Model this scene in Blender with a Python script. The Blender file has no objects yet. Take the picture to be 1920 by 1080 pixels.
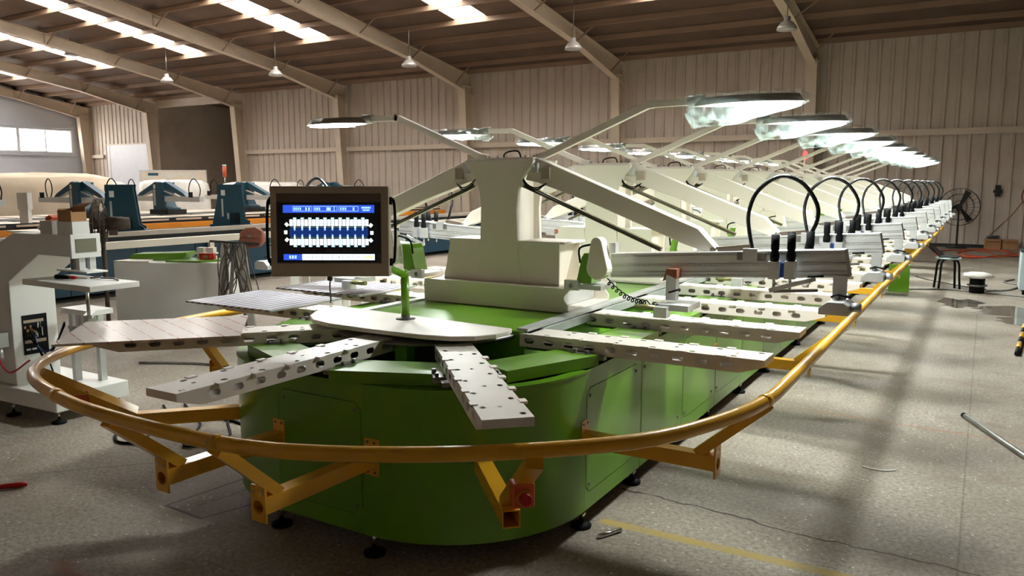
import bpy, math, random
from mathutils import Vector, Matrix
random.seed(7)
R = math.radians
scene = bpy.context.scene
col = scene.collection

# ------------------------------------------------------------------ camera
CAM_H = 1.6
F_PX = 1475.0
cam_d = bpy.data.cameras.new('camera')
cam_d.sensor_width = 36.0
cam_d.lens = F_PX / 1920.0 * 36.0
cam_d.clip_end = 300
cam = bpy.data.objects.new('camera', cam_d)
col.objects.link(cam)
cam.location = (0, 0, CAM_H)
cam.rotation_euler = (R(90 - 7.569), 0, R(30.885))
scene.camera = cam

# ------------------------------------------------------------------ world, exposure
w = bpy.data.worlds.new('overcast_sky'); scene.world = w; w.use_nodes = True
bg = w.node_tree.nodes['Background']
bg.inputs[0].default_value = (1.0, 0.96, 0.90, 1); bg.inputs[1].default_value = 10.0
vs = scene.view_settings
vs.view_transform = 'Standard'; vs.look = 'None'; vs.gamma = 1.0; vs.exposure = 1.1
vs.use_curve_mapping = False

# ------------------------------------------------------------------ materials
def srgb(r, g, b):
    f = lambda c: (c/255/12.92 if c/255 <= 0.04045 else ((c/255+0.055)/1.055)**2.4)
    return (f(r), f(g), f(b), 1)
def nn(nt, typ, **kw):
    n = nt.nodes.new(typ)
    for k, v in kw.items(): setattr(n, k, v)
    return n
def paint(name, c, rough=0.4, metal=0.0, var=0.12, scale=3.0, bump=0.0, bscale=60.0, coat=0.0, dirt=None, dirt_amt=0.35):
    m = bpy.data.materials.new(name); m.use_nodes = True
    nt = m.node_tree; b = nt.nodes['Principled BSDF']; L = nt.links.new
    tc = nn(nt, 'ShaderNodeTexCoord')
    no = nn(nt, 'ShaderNodeTexNoise'); no.inputs['Scale'].default_value = scale; no.inputs['Detail'].default_value = 5
    L(tc.outputs['Object'], no.inputs['Vector'])
    mr = nn(nt, 'ShaderNodeMapRange'); mr.inputs[1].default_value = 0.3; mr.inputs[2].default_value = 0.7
    mr.inputs[3].default_value = 1 - var; mr.inputs[4].default_value = 1 + var
    L(no.outputs['Fac'], mr.inputs[0])
    mx = nn(nt, 'ShaderNodeVectorMath', operation='SCALE'); mx.inputs[0].default_value = c[:3]
    L(mr.outputs[0], mx.inputs['Scale'])
    out = mx.outputs[0]
    if dirt:
        n2 = nn(nt, 'ShaderNodeTexNoise'); n2.inputs['Scale'].default_value = scale*0.7; n2.inputs['Detail'].default_value = 8
        n2.inputs['Roughness'].default_value = 0.7
        L(tc.outputs['Object'], n2.inputs['Vector'])
        m2 = nn(nt, 'ShaderNodeMapRange'); m2.inputs[1].default_value = 0.5; m2.inputs[2].default_value = 0.75
        m2.inputs[4].default_value = dirt_amt
        L(n2.outputs['Fac'], m2.inputs[0])
        mm = nn(nt, 'ShaderNodeMix', data_type='RGBA'); L(m2.outputs[0], mm.inputs[0]); L(out, mm.inputs[6])
        mm.inputs[7].default_value = dirt; out = mm.outputs[2]
    L(out, b.inputs['Base Color'])
    b.inputs['Roughness'].default_value = rough; b.inputs['Metallic'].default_value = metal
    b.inputs['Coat Weight'].default_value = coat
    if bump:
        n3 = nn(nt, 'ShaderNodeTexNoise'); n3.inputs['Scale'].default_value = bscale
        L(tc.outputs['Object'], n3.inputs['Vector'])
        bp = nn(nt, 'ShaderNodeBump'); bp.inputs['Strength'].default_value = bump; bp.inputs['Distance'].default_value = 0.01
        L(n3.outputs['Fac'], bp.inputs['Height']); L(bp.outputs[0], b.inputs['Normal'])
    return m
def emit(name, c, s):
    m = bpy.data.materials.new(name); m.use_nodes = True; nt = m.node_tree; nt.nodes.clear()
    e = nn(nt, 'ShaderNodeEmission'); e.inputs[0].default_value = c; e.inputs[1].default_value = s
    o = nn(nt, 'ShaderNodeOutputMaterial'); nt.links.new(e.outputs[0], o.inputs[0]); return m
def film(name, tr=0.7, c=(0.9, 0.95, 0.95, 1)):
    m = bpy.data.materials.new(name); m.use_nodes = True; nt = m.node_tree; nt.nodes.clear(); L = nt.links.new
    t = nn(nt, 'ShaderNodeBsdfTransparent'); g = nn(nt, 'ShaderNodeBsdfGlossy'); g.inputs['Roughness'].default_value = 0.15
    d = nn(nt, 'ShaderNodeBsdfTranslucent'); d.inputs[0].default_value = c
    df = nn(nt, 'ShaderNodeBsdfDiffuse'); df.inputs[0].default_value = c
    tc = nn(nt, 'ShaderNodeTexCoord'); no = nn(nt, 'ShaderNodeTexNoise'); no.inputs['Scale'].default_value = 14; no.inputs['Detail'].default_value = 4
    L(tc.outputs['Object'], no.inputs['Vector'])
    m0 = nn(nt, 'ShaderNodeMixShader'); m0.inputs[0].default_value = 0.5; L(d.outputs[0], m0.inputs[1]); L(df.outputs[0], m0.inputs[2])
    m1 = nn(nt, 'ShaderNodeMixShader'); m1.inputs[0].default_value = 0.45; L(m0.outputs[0], m1.inputs[1]); L(g.outputs[0], m1.inputs[2])
    mr = nn(nt, 'ShaderNodeMapRange'); mr.inputs[1].default_value = 0.35; mr.inputs[2].default_value = 0.7
    mr.inputs[3].default_value = 1 - tr - 0.15; mr.inputs[4].default_value = 1 - tr + 0.25; L(no.outputs['Fac'], mr.inputs[0])
    m2 = nn(nt, 'ShaderNodeMixShader'); L(mr.outputs[0], m2.inputs[0]); L(t.outputs[0], m2.inputs[1]); L(m1.outputs[0], m2.inputs[2])
    o = nn(nt, 'ShaderNodeOutputMaterial'); L(m2.outputs[0], o.inputs[0]); return m
def sheet_translucent(name, c):
    m = bpy.data.materials.new(name); m.use_nodes = True; nt = m.node_tree; nt.nodes.clear(); L = nt.links.new
    d = nn(nt, 'ShaderNodeBsdfTranslucent'); d.inputs[0].default_value = c
    t = nn(nt, 'ShaderNodeBsdfTransparent'); t.inputs[0].default_value = c
    x = nn(nt, 'ShaderNodeMixShader'); x.inputs[0].default_value = 0.5; L(d.outputs[0], x.inputs[1]); L(t.outputs[0], x.inputs[2])
    o = nn(nt, 'ShaderNodeOutputMaterial'); L(x.outputs[0], o.inputs[0]); return m

M = {}
M['green'] = paint('green_enamel', (0.135, 0.325, 0.012, 1), 0.28, var=0.05, scale=1.5, coat=0.2)
M['green_trim'] = M['green']
M['cream'] = paint('cream_enamel', srgb(230, 221, 207), 0.42, var=0.03, scale=2)
M['white'] = paint('white_powder_coat', srgb(232, 230, 224), 0.45, var=0.03, scale=3)
M['arm'] = paint('pale_arm_enamel', srgb(232, 222, 210), 0.45, var=0.04, scale=4)
M['yellow'] = paint('yellow_orange_enamel', (0.86, 0.44, 0.025, 1), 0.30, var=0.06, scale=4, coat=0.3)
M['alu'] = paint('brushed_aluminium', (0.62, 0.62, 0.61, 1), 0.42, metal=0.55, var=0.06, scale=9)
M['steel'] = paint('dark_steel', (0.22, 0.21, 0.2, 1), 0.4, metal=0.7, var=0.2, scale=12)
M['black'] = paint('black_rubber', (0.005, 0.005, 0.006, 1), 0.65, var=0.2, scale=8)
M['black'].node_tree.nodes['Principled BSDF'].inputs['Specular IOR Level'].default_value = 0.15
M['hose'] = paint('glossy_black_hose', (0.004, 0.004, 0.005, 1), 0.22, var=0.1, scale=8)
M['dark'] = paint('dark_grime', (0.02, 0.02, 0.018, 1), 0.7, var=0.3, scale=6)
M['brass'] = paint('olive_plated_strut', (0.30, 0.27, 0.13, 1), 0.4, metal=0.5, var=0.1, scale=10)
M['housing'] = paint('taupe_console_housing', srgb(176, 158, 140), 0.5, var=0.03)
M['bezel'] = paint('brown_bezel', srgb(92, 78, 66), 0.35, var=0.03)
M['lcd_off'] = paint('grey_lcd', srgb(120, 118, 100), 0.2, var=0.05)
M['lcd_dark'] = paint('dark_lcd_glass', (0.012, 0.012, 0.018, 1), 0.25, var=0.05)
M['ui_white'] = emit('display_white', (0.80, 0.92, 1.0, 1), 0.95)
M['ui_blue'] = emit('display_blue', (0.02, 0.06, 0.42, 1), 0.9)
M['ui_cyan'] = emit('display_cyan', (0.45, 0.8, 1.0, 1), 0.9)
M['ui_yellow'] = emit('display_yellow', (0.9, 0.75, 0.2, 1), 0.9)
M['ui_navy'] = emit('display_navy', (0.006, 0.02, 0.10, 1), 0.8)
M['ui_grey'] = emit('display_grey', (0.12, 0.16, 0.18, 1), 0.8)
M['ui_line'] = emit('display_line_blue', (0.25, 0.4, 0.95, 1), 0.9)
M['lens'] = emit('led_lens', (0.93, 1.0, 0.97, 1), 115.0)
M['lampshell'] = paint('grey_lamp_shell', srgb(170, 165, 158), 0.35, metal=0.3, var=0.1, scale=8)
M['film'] = film('crinkled_plastic_film', 0.86, (0.55, 0.72, 0.70, 1))
M['red'] = paint('red_plastic', srgb(190, 30, 25), 0.35, var=0.05)
M['redglow'] = emit('red_beacon_glow', (1.0, 0.05, 0.05, 1), 2.0)
M['orange'] = paint('orange_red_plastic', srgb(225, 100, 50), 0.4, var=0.05)
M['orangebar'] = paint('orange_bar_enamel', srgb(226, 140, 40), 0.4, var=0.06)
M['teal'] = paint('dark_teal_enamel', srgb(22, 70, 88), 0.4, var=0.12, scale=2)
M['navy'] = paint('navy_enamel', srgb(22, 62, 84), 0.45, var=0.1, scale=2)
M['beige'] = paint('beige_plate', srgb(205, 190, 172), 0.55, var=0.08, scale=3)
M['column'] = paint('cream_column_paint', srgb(212, 196, 176), 0.6, var=0.05, scale=1.2, dirt=srgb(150, 128, 108), dirt_amt=0.25)
M['purlin'] = paint('brown_purlin_paint', srgb(150, 122, 100), 0.65, var=0.1, scale=1.5)
M['roof'] = paint('dark_roof_insulation', srgb(104, 84, 70), 0.8, var=0.18, scale=0.9, bump=0.5, bscale=6)
M['sky_pane'] = sheet_translucent('skylight_sheet', (0.95, 0.96, 0.97, 1))
M['rust'] = paint('brown_leather', srgb(140, 82, 62), 0.6, var=0.25, scale=9)
M['cardboard'] = paint('cardboard', srgb(176, 130, 88), 0.8, var=0.1, scale=6)
M['fan_dirty'] = paint('rusty_dark_fan_metal', srgb(74, 60, 48), 0.6, var=0.4, scale=14)
M['grey_cab'] = paint('pale_grey_cabinet', srgb(186, 200, 202), 0.4, var=0.03)
M['gable'] = paint('blue_grey_plaster', srgb(196, 198, 205), 0.85, var=0.06, scale=0.8, bump=0.3, bscale=30)
M['rolldoor'] = paint('white_door_paint', srgb(222, 222, 228), 0.5, var=0.03)
M['cloth'] = paint('cream_wrap_cloth', srgb(206, 188, 164), 0.85, var=0.12, scale=1.6, bump=0.6, bscale=5)
M['bag'] = paint('white_bag_plastic', srgb(215, 210, 202), 0.6, var=0.12, scale=3, bump=0.8, bscale=7)
M['orange_hose'] = paint('orange_rubber_hose', srgb(205, 80, 40), 0.5, var=0.08)
M['red_hose'] = paint('red_air_hose', srgb(200, 40, 60), 0.4)
M['blue_hose'] = paint('blue_air_hose', srgb(30, 60, 130), 0.4)
M['chrome'] = paint('chrome_pin', (0.6, 0.6, 0.6, 1), 0.2, metal=1.0, var=0.1)
M['frame_white'] = paint('white_window_frame', srgb(225, 225, 225), 0.5)
M['paper'] = paint('white_paper', srgb(235, 235, 230), 0.7, var=0.05)

def wall_material():
    m = paint('ribbed_sheet_paint', srgb(202, 188, 173), 0.55, var=0.05, scale=0.6, dirt=srgb(124, 106, 92), dirt_amt=0.5)
    return m
M['sheet'] = wall_material()

def stripe_film_mat(name, base, line, freq, ang, width, dash=0.86):
    m = bpy.data.materials.new(name); m.use_nodes = True; nt = m.node_tree; b = nt.nodes['Principled BSDF']; L = nt.links.new
    tc = nn(nt, 'ShaderNodeTexCoord'); mp = nn(nt, 'ShaderNodeMapping'); mp.inputs['Rotation'].default_value = (0, 0, ang)
    L(tc.outputs['Object'], mp.inputs[0]); sx = nn(nt, 'ShaderNodeSeparateXYZ'); L(mp.outputs[0], sx.inputs[0])
    mu = nn(nt, 'ShaderNodeMath', operation='MULTIPLY'); mu.inputs[1].default_value = freq; L(sx.outputs[0], mu.inputs[0])
    fr = nn(nt, 'ShaderNodeMath', operation='FRACT'); L(mu.outputs[0], fr.inputs[0])
    lt = nn(nt, 'ShaderNodeMath', operation='LESS_THAN'); lt.inputs[1].default_value = width; L(fr.outputs[0], lt.inputs[0])
    # broken along the line like printed lettering rows
    mu2 = nn(nt, 'ShaderNodeMath', operation='MULTIPLY'); mu2.inputs[1].default_value = 7.0; L(sx.outputs[1], mu2.inputs[0])
    fr2 = nn(nt, 'ShaderNodeMath', operation='FRACT'); L(mu2.outputs[0], fr2.inputs[0])
    lt2 = nn(nt, 'ShaderNodeMath', operation='LESS_THAN'); lt2.inputs[1].default_value = dash; L(fr2.outputs[0], lt2.inputs[0])
    an = nn(nt, 'ShaderNodeMath', operation='MULTIPLY'); L(lt.outputs[0], an.inputs[0]); L(lt2.outputs[0], an.inputs[1])
    mx = nn(nt, 'ShaderNodeMix', data_type='RGBA'); L(an.outputs[0], mx.inputs[0]); mx.inputs[6].default_value = base; mx.inputs[7].default_value = line
    L(mx.outputs[2], b.inputs['Base Color']); b.inputs['Roughness'].default_value = 0.18
    return m
RED_ANG = R(-24)
M['film_red'] = stripe_film_mat('red_striped_board_film', srgb(222, 205, 196), srgb(165, 100, 96), 11, RED_ANG, 0.075)
M['film_blue'] = stripe_film_mat('blue_striped_board_film', srgb(205, 202, 206), srgb(128, 126, 146), 17, 0.0, 0.45, 1.5)

def floor_material():
    m = bpy.data.materials.new('worn_concrete'); m.use_nodes = True; nt = m.node_tree; b = nt.nodes['Principled BSDF']; L = nt.links.new
    tc = nn(nt, 'ShaderNodeTexCoord')
    def noise(sc, det=6, ro=0.55):
        n = nn(nt, 'ShaderNodeTexNoise'); n.inputs['Scale'].default_value = sc; n.inputs['Detail'].default_value = det; n.inputs['Roughness'].default_value = ro
        L(tc.outputs['Object'], n.inputs['Vector']); return n.outputs['Fac']
    def rng(src, a, c, d=0.0, e=1.0):
        r = nn(nt, 'ShaderNodeMapRange'); r.inputs[1].default_value = a; r.inputs[2].default_value = c; r.inputs[3].default_value = d; r.inputs[4].default_value = e
        L(src, r.inputs[0]); return r.outputs[0]
    def mix(f, a, c):
        x = nn(nt, 'ShaderNodeMix', data_type='RGBA')
        L(f, x.inputs[0])
        for v, i in ((a, 6), (c, 7)):
            if isinstance(v, tuple): x.inputs[i].default_value = v
            else: L(v, x.inputs[i])
        return x.outputs[2]
    c0 = mix(rng(noise(0.7, 8, 0.65), 0.35, 0.68), srgb(182, 172, 158), srgb(150, 137, 122))
    c1 = mix(rng(noise(1.3, 9, 0.7), 0.50, 0.70, 0, 0.75), c0, srgb(122, 101, 84))
    c2 = mix(rng(noise(45, 5, 0.75), 0.40, 0.66, 0, 0.85), c1, srgb(110, 98, 85))
    vo = nn(nt, 'ShaderNodeTexVoronoi'); vo.inputs['Scale'].default_value = 22; L(tc.outputs['Object'], vo.inputs['Vector'])
    sp = rng(vo.outputs['Distance'], 0.08, 0.17, 0.9, 0.0)
    gate = rng(noise(5), 0.47, 0.55)
    mu = nn(nt, 'ShaderNodeMath', operation='MULTIPLY'); L(sp, mu.inputs[0]); L(gate, mu.inputs[1])
    c3 = mix(mu.outputs[0], c2, srgb(226, 218, 204))
    # warped coordinates for hand-drawn lines
    nv = nn(nt, 'ShaderNodeTexNoise'); nv.inputs['Scale'].default_value = 5; nv.inputs['Detail'].default_value = 4; L(tc.outputs['Object'], nv.inputs['Vector'])
    sb = nn(nt, 'ShaderNodeVectorMath', operation='SUBTRACT'); L(nv.outputs['Color'], sb.inputs[0]); sb.inputs[1].default_value = (0.5, 0.5, 0.5)
    def warp(amt):
        s = nn(nt, 'ShaderNodeVectorMath', operation='SCALE'); L(sb.outputs[0], s.inputs[0]); s.inputs['Scale'].default_value = amt
        a = nn(nt, 'ShaderNodeVectorMath', operation='ADD'); L(tc.outputs['Object'], a.inputs[0]); L(s.outputs[0], a.inputs[1])
        fl = nn(nt, 'ShaderNodeVectorMath', operation='MULTIPLY'); L(a.outputs[0], fl.inputs[0]); fl.inputs[1].default_value = (1, 1, 0); return fl.outputs[0]
    wc, ws = warp(0.12), warp(0.01)
    def seg(p, q, wd, src, soft=0.5):
        d = Vector((q[0]-p[0], q[1]-p[1], 0)); l2 = d.length_squared
        s = nn(nt, 'ShaderNodeVectorMath', operation='SUBTRACT'); L(src, s.inputs[0]); s.inputs[1].default_value = (p[0], p[1], 0)
        dt = nn(nt, 'ShaderNodeVectorMath', operation='DOT_PRODUCT'); L(s.outputs[0], dt.inputs[0]); dt.inputs[1].default_value = d/l2
        cl = nn(nt, 'ShaderNodeClamp'); L(dt.outputs['Value'], cl.inputs[0])
        sc = nn(nt, 'ShaderNodeVectorMath', operation='SCALE'); sc.inputs[0].default_value = d; L(cl.outputs[0], sc.inputs['Scale'])
        di = nn(nt, 'ShaderNodeVectorMath', operation='DISTANCE'); L(s.outputs[0], di.inputs[0]); L(sc.outputs[0], di.inputs[1])
        return rng(di.outputs['Value'], wd*soft, wd, 1, 0)
    def maxn(ls):
        o = ls[0]
        for x in ls[1:]:
            n = nn(nt, 'ShaderNodeMath', operation='MAXIMUM'); L(o, n.inputs[0]); L(x, n.inputs[1]); o = n.outputs[0]
        return o
    def times(a, k):
        n = nn(nt, 'ShaderNodeMath', operation='MULTIPLY'); L(a, n.inputs[0])
        if isinstance(k, float): n.inputs[1].default_value = k
        else: L(k, n.inputs[1])
        return n.outputs[0]
    yl = times(seg((-1.45, 3.30), (3.0, 3.36), 0.035, ws, 0.8), rng(noise(9, 6, 0.7), 0.25, 0.55, 0.3, 0.95))
    c4 = mix(yl, c3, srgb(176, 150, 78))
    rl = times(seg((-0.9, 5.75), (1.5, 5.60), 0.016, ws), 0.5)
    c5 = mix(rl, c4, srgb(176, 110, 66))
    bs = times(seg((-3.25, 1.72), (-2.75, 1.62), 0.06, wc, 0.2), 0.75)
    c5 = mix(bs, c5, srgb(140, 84, 50))
    jo = times(seg((0.0, -2), (0.02, 24), 0.006, ws), 0.35)
    jo2 = times(seg((-4.75, 1.9), (-3.55, 3.2), 0.007, ws), 0.6)
    cr = maxn([seg((-1.53, 3.72), (-0.63, 3.64), 0.008, wc), seg((-0.63, 3.64), (0.0, 3.62), 0.007, wc), seg((0.0, 3.62), (1.2, 3.5), 0.006, wc), jo, jo2,
               seg((-3.42, 2.34), (-3.36, 2.95), 0.012, ws), seg((-3.42, 2.34), (-3.14, 2.33), 0.012, ws), seg((-3.14, 2.33), (-3.05, 2.62), 0.012, ws), seg((-3.28, 2.42), (-3.24, 2.7), 0.008, ws)])
    c6 = mix(cr, c5, srgb(66, 56, 48))
    L(c6, b.inputs['Base Color'])
    r1 = rng(noise(1.1, 5), 0.35, 0.7, 0.58, 0.85); L(r1, b.inputs['Roughness'])
    bp = nn(nt, 'ShaderNodeBump'); bp.inputs['Strength'].default_value = 0.5; bp.inputs['Distance'].default_value = 0.012
    L(noise(30, 7, 0.75), bp.inputs['Height']); L(bp.outputs[0], b.inputs['Normal'])
    return m
M['floor'] = floor_material()

# ------------------------------------------------------------------ mesh builder
WL = {}
class MB:
    def __init__(s): s.v = []; s.f = []; s.sm = []
    def add(s, vs_, fs, smooth=False):
        n = len(s.v); s.v += [tuple(p) for p in vs_]
        for f in fs: s.f.append(tuple(i+n for i in f)); s.sm.append(smooth)
        return s
    def box(s, x0, x1, y0, y1, z0, z1, mat=None):
        p = [Vector((x, y, z)) for z in (z0, z1) for y in (y0, y1) for x in (x0, x1)]
        if mat is not None: p = [mat @ q for q in p]
        return s.add(p, [(0, 2, 3, 1), (4, 5, 7, 6), (0, 1, 5, 4), (2, 6, 7, 3), (0, 4, 6, 2), (1, 3, 7, 5)])
    def prism(s, poly, axis, a0, a1, smooth=False):
        n = len(poly)
        def P(u, v, a): return {'y': (u, a, v), 'z': (u, v, a), 'x': (a, u, v)}[axis]
        vs_ = [P(u, v, a0) for u, v in poly] + [P(u, v, a1) for u, v in poly]
        s.add(vs_, [tuple(range(n)), tuple(range(2*n-1, n-1, -1))])
        s.f[-1] = tuple(reversed(s.f[-1])); s.f[-2] = tuple(reversed(s.f[-2]))
        b0 = len(s.v) - 2*n
        for i in range(n):
            j = (i+1) % n; s.f.append((b0+i, b0+j, b0+n+j, b0+n+i)); s.sm.append(smooth)
        return s
    def cyl(s, p0, p1, r0, r1=None, n=14, cap=True, smooth=True):
        p0, p1 = Vector(p0), Vector(p1); r1 = r0 if r1 is None else r1
        d = (p1-p0).normalized(); a = d.orthogonal().normalized(); b = d.cross(a)
        vs_ = []
        for p, r in ((p0, r0), (p1, r1)):
            for i in range(n):
                t = 2*math.pi*i/n; vs_.append(p + a*math.cos(t)*r + b*math.sin(t)*r)
        base = len(s.v); s.add(vs_, [])
        for i in range(n):
            j = (i+1) % n; s.f.append((base+i, base+j, base+n+j, base+n+i)); s.sm.append(smooth)
        if cap:
            s.f.append(tuple(base+i for i in reversed(range(n)))); s.sm.append(False)
            s.f.append(tuple(base+n+i for i in range(n))); s.sm.append(False)
        return s
    def tube(s, pts, r, n=8, closed=False, smooth=True):
        pts = [Vector(p) for p in pts]; m = len(pts)
        base = len(s.v); prev = None
        rr = r if isinstance(r, (list, tuple)) else [r]*m
        for i, p in enumerate(pts):
            if closed: d = (pts[(i+1) % m]-pts[i-1]).normalized()
            else: d = (pts[min(i+1, m-1)]-pts[max(i-1, 0)]).normalized()
            if prev is None: a = d.orthogonal().normalized()
            else:
                a = prev - d*prev.dot(d)
                a = a.normalized() if a.length > 1e-6 else d.orthogonal().normalized()
            prev = a; b = d.cross(a)
            for k in range(n):
                t = 2*math.pi*k/n; s.v.append(tuple(p + (a*math.cos(t)+b*math.sin(t))*rr[i]))
        for i in range(m if closed else m-1):
            j = (i+1) % m
            for k in range(n):
                q = (k+1) % n
                s.f.append((base+i*n+k, base+i*n+q, base+j*n+q, base+j*n+k)); s.sm.append(smooth)
        if not closed:
            s.f.append(tuple(base+k for k in reversed(range(n)))); s.sm.append(False)
            s.f.append(tuple(base+(m-1)*n+k for k in range(n))); s.sm.append(False)
        return s
    def bar(s, p0, p1, wd, ht, up=(0, 0, 1)):
        p0, p1 = Vector(p0), Vector(p1); d = (p1-p0).normalized(); up = Vector(up)
        sd = d.cross(up).normalized(); u = sd.cross(d)
        vs_ = [p + sd*a*wd/2 + u*b*ht/2 for p in (p0, p1) for a, b in ((-1, -1), (1, -1), (1, 1), (-1, 1))]
        return s.add(vs_, [(3, 2, 1, 0), (4, 5, 6, 7), (0, 1, 5, 4), (1, 2, 6, 5), (2, 3, 7, 6), (3, 0, 4, 7)])
    def lathe(s, prof, c=(0, 0, 0), n=18, smooth=True):
        base = len(s.v); m = len(prof)
        for r, z in prof:
            for k in range(n):
                t = 2*math.pi*k/n; s.v.append((c[0]+r*math.cos(t), c[1]+r*math.sin(t), c[2]+z))
        for i in range(m-1):
            for k in range(n):
                q = (k+1) % n; s.f.append((base+i*n+k, base+i*n+q, base+(i+1)*n+q, base+(i+1)*n+k)); s.sm.append(smooth)
        s.f.append(tuple(base+k for k in reversed(range(n)))); s.sm.append(False)
        s.f.append(tuple(base+(m-1)*n+k for k in range(n))); s.sm.append(False)
        return s
    def ball(s, c, r, n=10, sz=1.0):
        prof = [(max(1e-4, r*math.sin(math.pi*i/n)), -r*sz*math.cos(math.pi*i/n)) for i in range(n+1)]
        return s.lathe(prof, c, n+4)
    def holed_plate(s, o, ux, uy, nz, w0, w1, h0, h1, t, hc, r, N=20):
        """rectangular plate of thickness t along nz with a round hole through it"""
        o, ux, uy, nz = Vector(o), Vector(ux), Vector(uy), Vector(nz)
        an = sorted([2*math.pi*k/N for k in range(N)] + [math.atan2(h-hc[1], w-hc[0]) % (2*math.pi) for w in (w0, w1) for h in (h0, h1)])
        inn, out = [], []
        for a in an:
            c, q = math.cos(a), math.sin(a)
            m = min(((w1 if c > 0 else w0)-hc[0])/c if abs(c) > 1e-9 else 9e9, ((h1 if q > 0 else h0)-hc[1])/q if abs(q) > 1e-9 else 9e9)
            inn.append((hc[0]+r*c, hc[1]+r*q)); out.append((hc[0]+m*c, hc[1]+m*q))
        n = len(an); vs_ = []
        for d in (t, 0.0):
            for ring in (out, inn): vs_ += [o + ux*u + uy*v + nz*d for u, v in ring]
        fs = []
        for i in range(n):
            j = (i+1) % n
            fs += [(i, j, n+j, n+i), (2*n+j, 2*n+i, 3*n+i, 3*n+j), (n+i, n+j, 3*n+j, 3*n+i), (j, i, 2*n+i, 2*n+j)]
        return s.add(vs_, fs)
    def xf(s, mat):
        s.v = [tuple(mat @ Vector(p)) for p in s.v]; return s
    def mirror_x(s):
        s.v = [(-x, y, z) for x, y, z in s.v]; s.f = [tuple(reversed(f)) for f in s.f]; return s
    def mesh(s, name, mat):
        me = bpy.data.meshes.new(name); me.from_pydata(s.v, [], s.f); me.update()
        if any(s.sm): me.polygons.foreach_set('use_smooth', s.sm)
        if mat: me.materials.append(mat)
        return me
    def build(s, name, mat, parent=None, origin=None, world=False, bevel=0.0, loc=None):
        off = Vector((0, 0, 0))
        if world and parent is not None: off = WL[parent.name]
        elif origin is not None: off = Vector(origin)
        if off.length > 0: s.v = [tuple(Vector(p)-off) for p in s.v]
        return place(s.mesh(name, M[mat] if isinstance(mat, str) else mat), name, parent, origin if parent is None else loc, bevel)
def place(me, name, parent=None, loc=None, bevel=0.0, rz=0.0):
    o = bpy.data.objects.new(name, me); col.objects.link(o)
    if loc is not None: o.location = loc
    o.rotation_euler[2] = rz
    if parent is not None: o.parent = parent
    WL[o.name] = (WL[parent.name] if parent is not None else Vector((0, 0, 0))) + Vector(o.location)
    if bevel:
        b = o.modifiers.new('bevel', 'BEVEL'); b.width = bevel; b.segments = 2; b.limit_method = 'ANGLE'
    return o
def thing(name, label, cat, loc=(0, 0, 0), rz=0.0, group=None):
    o = bpy.data.objects.new(name, None); col.objects.link(o); o.location = loc; o.rotation_euler[2] = rz
    o.empty_display_size = 0.1
    WL[o.name] = Vector(loc); return tag(o, label, cat, group)
def tag(o, label, cat, group=None):
    o['label'] = label; o['category'] = cat
    if group: o['group'] = group
    return o
def struct(o): o['kind'] = 'structure'; return o
def copy_tree(o, parent=None):
    c = o.copy(); col.objects.link(c); c.parent = parent
    WL[c.name] = WL.get(o.name, Vector((0, 0, 0)))
    for ch in list(o.children): copy_tree(ch, c)
    return c
def spline(pts, k=6, closed=False):
    pts = [Vector(p) for p in pts]; n = len(pts); out = []
    rngi = range(n if closed else n-1)
    for i in rngi:
        p0 = pts[i-1] if (closed or i > 0) else pts[i]*2-pts[i+1]
        p1 = pts[i]; p2 = pts[(i+1) % n]
        p3 = pts[(i+2) % n] if (closed or i+2 < n) else p2*2-p1
        for j in range(k):
            t = j/k
            out.append(0.5*((2*p1)+(p2-p0)*t+(2*p0-5*p1+4*p2-p3)*t*t+(3*p1-p0-3*p2+p3)*t**3))
    if not closed: out.append(pts[-1])
    return out
ORD = ['first', 'second', 'third', 'fourth', 'fifth', 'sixth', 'seventh', 'eighth', 'ninth', 'tenth', 'eleventh', 'twelfth', 'thirteenth', 'fourteenth',
       'fifteenth', 'sixteenth', 'seventeenth', 'eighteenth', 'nineteenth', 'twentieth', 'twenty-first']
XC = -2.45            # long axis of the green machine
Y0 = 3.36             # first straight pallet arm
PITCH = 0.72
NARM = 21
YE = Y0 + PITCH*(NARM-1)
STN = [4.08 + 1.44*i for i in range(10)]
YW = 23.1             # back wall
SLOPE = 0.155
def roof_z(y): return 5.40 + SLOPE*(YW-y) if y >= 9 else 5.40 + SLOPE*(YW-9) - SLOPE*(9-y)

# ================================================================== SETTING
fl = struct(MB().box(-48, 14, -8, 37, -0.2, 0).build('floor', 'floor'))
PORT = [-37.9, -32.7, -26.9, -21.2, -15.45, -9.85, -4.2, 1.4, 7.0]
XL, XR = -38.2, 9.0

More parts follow.
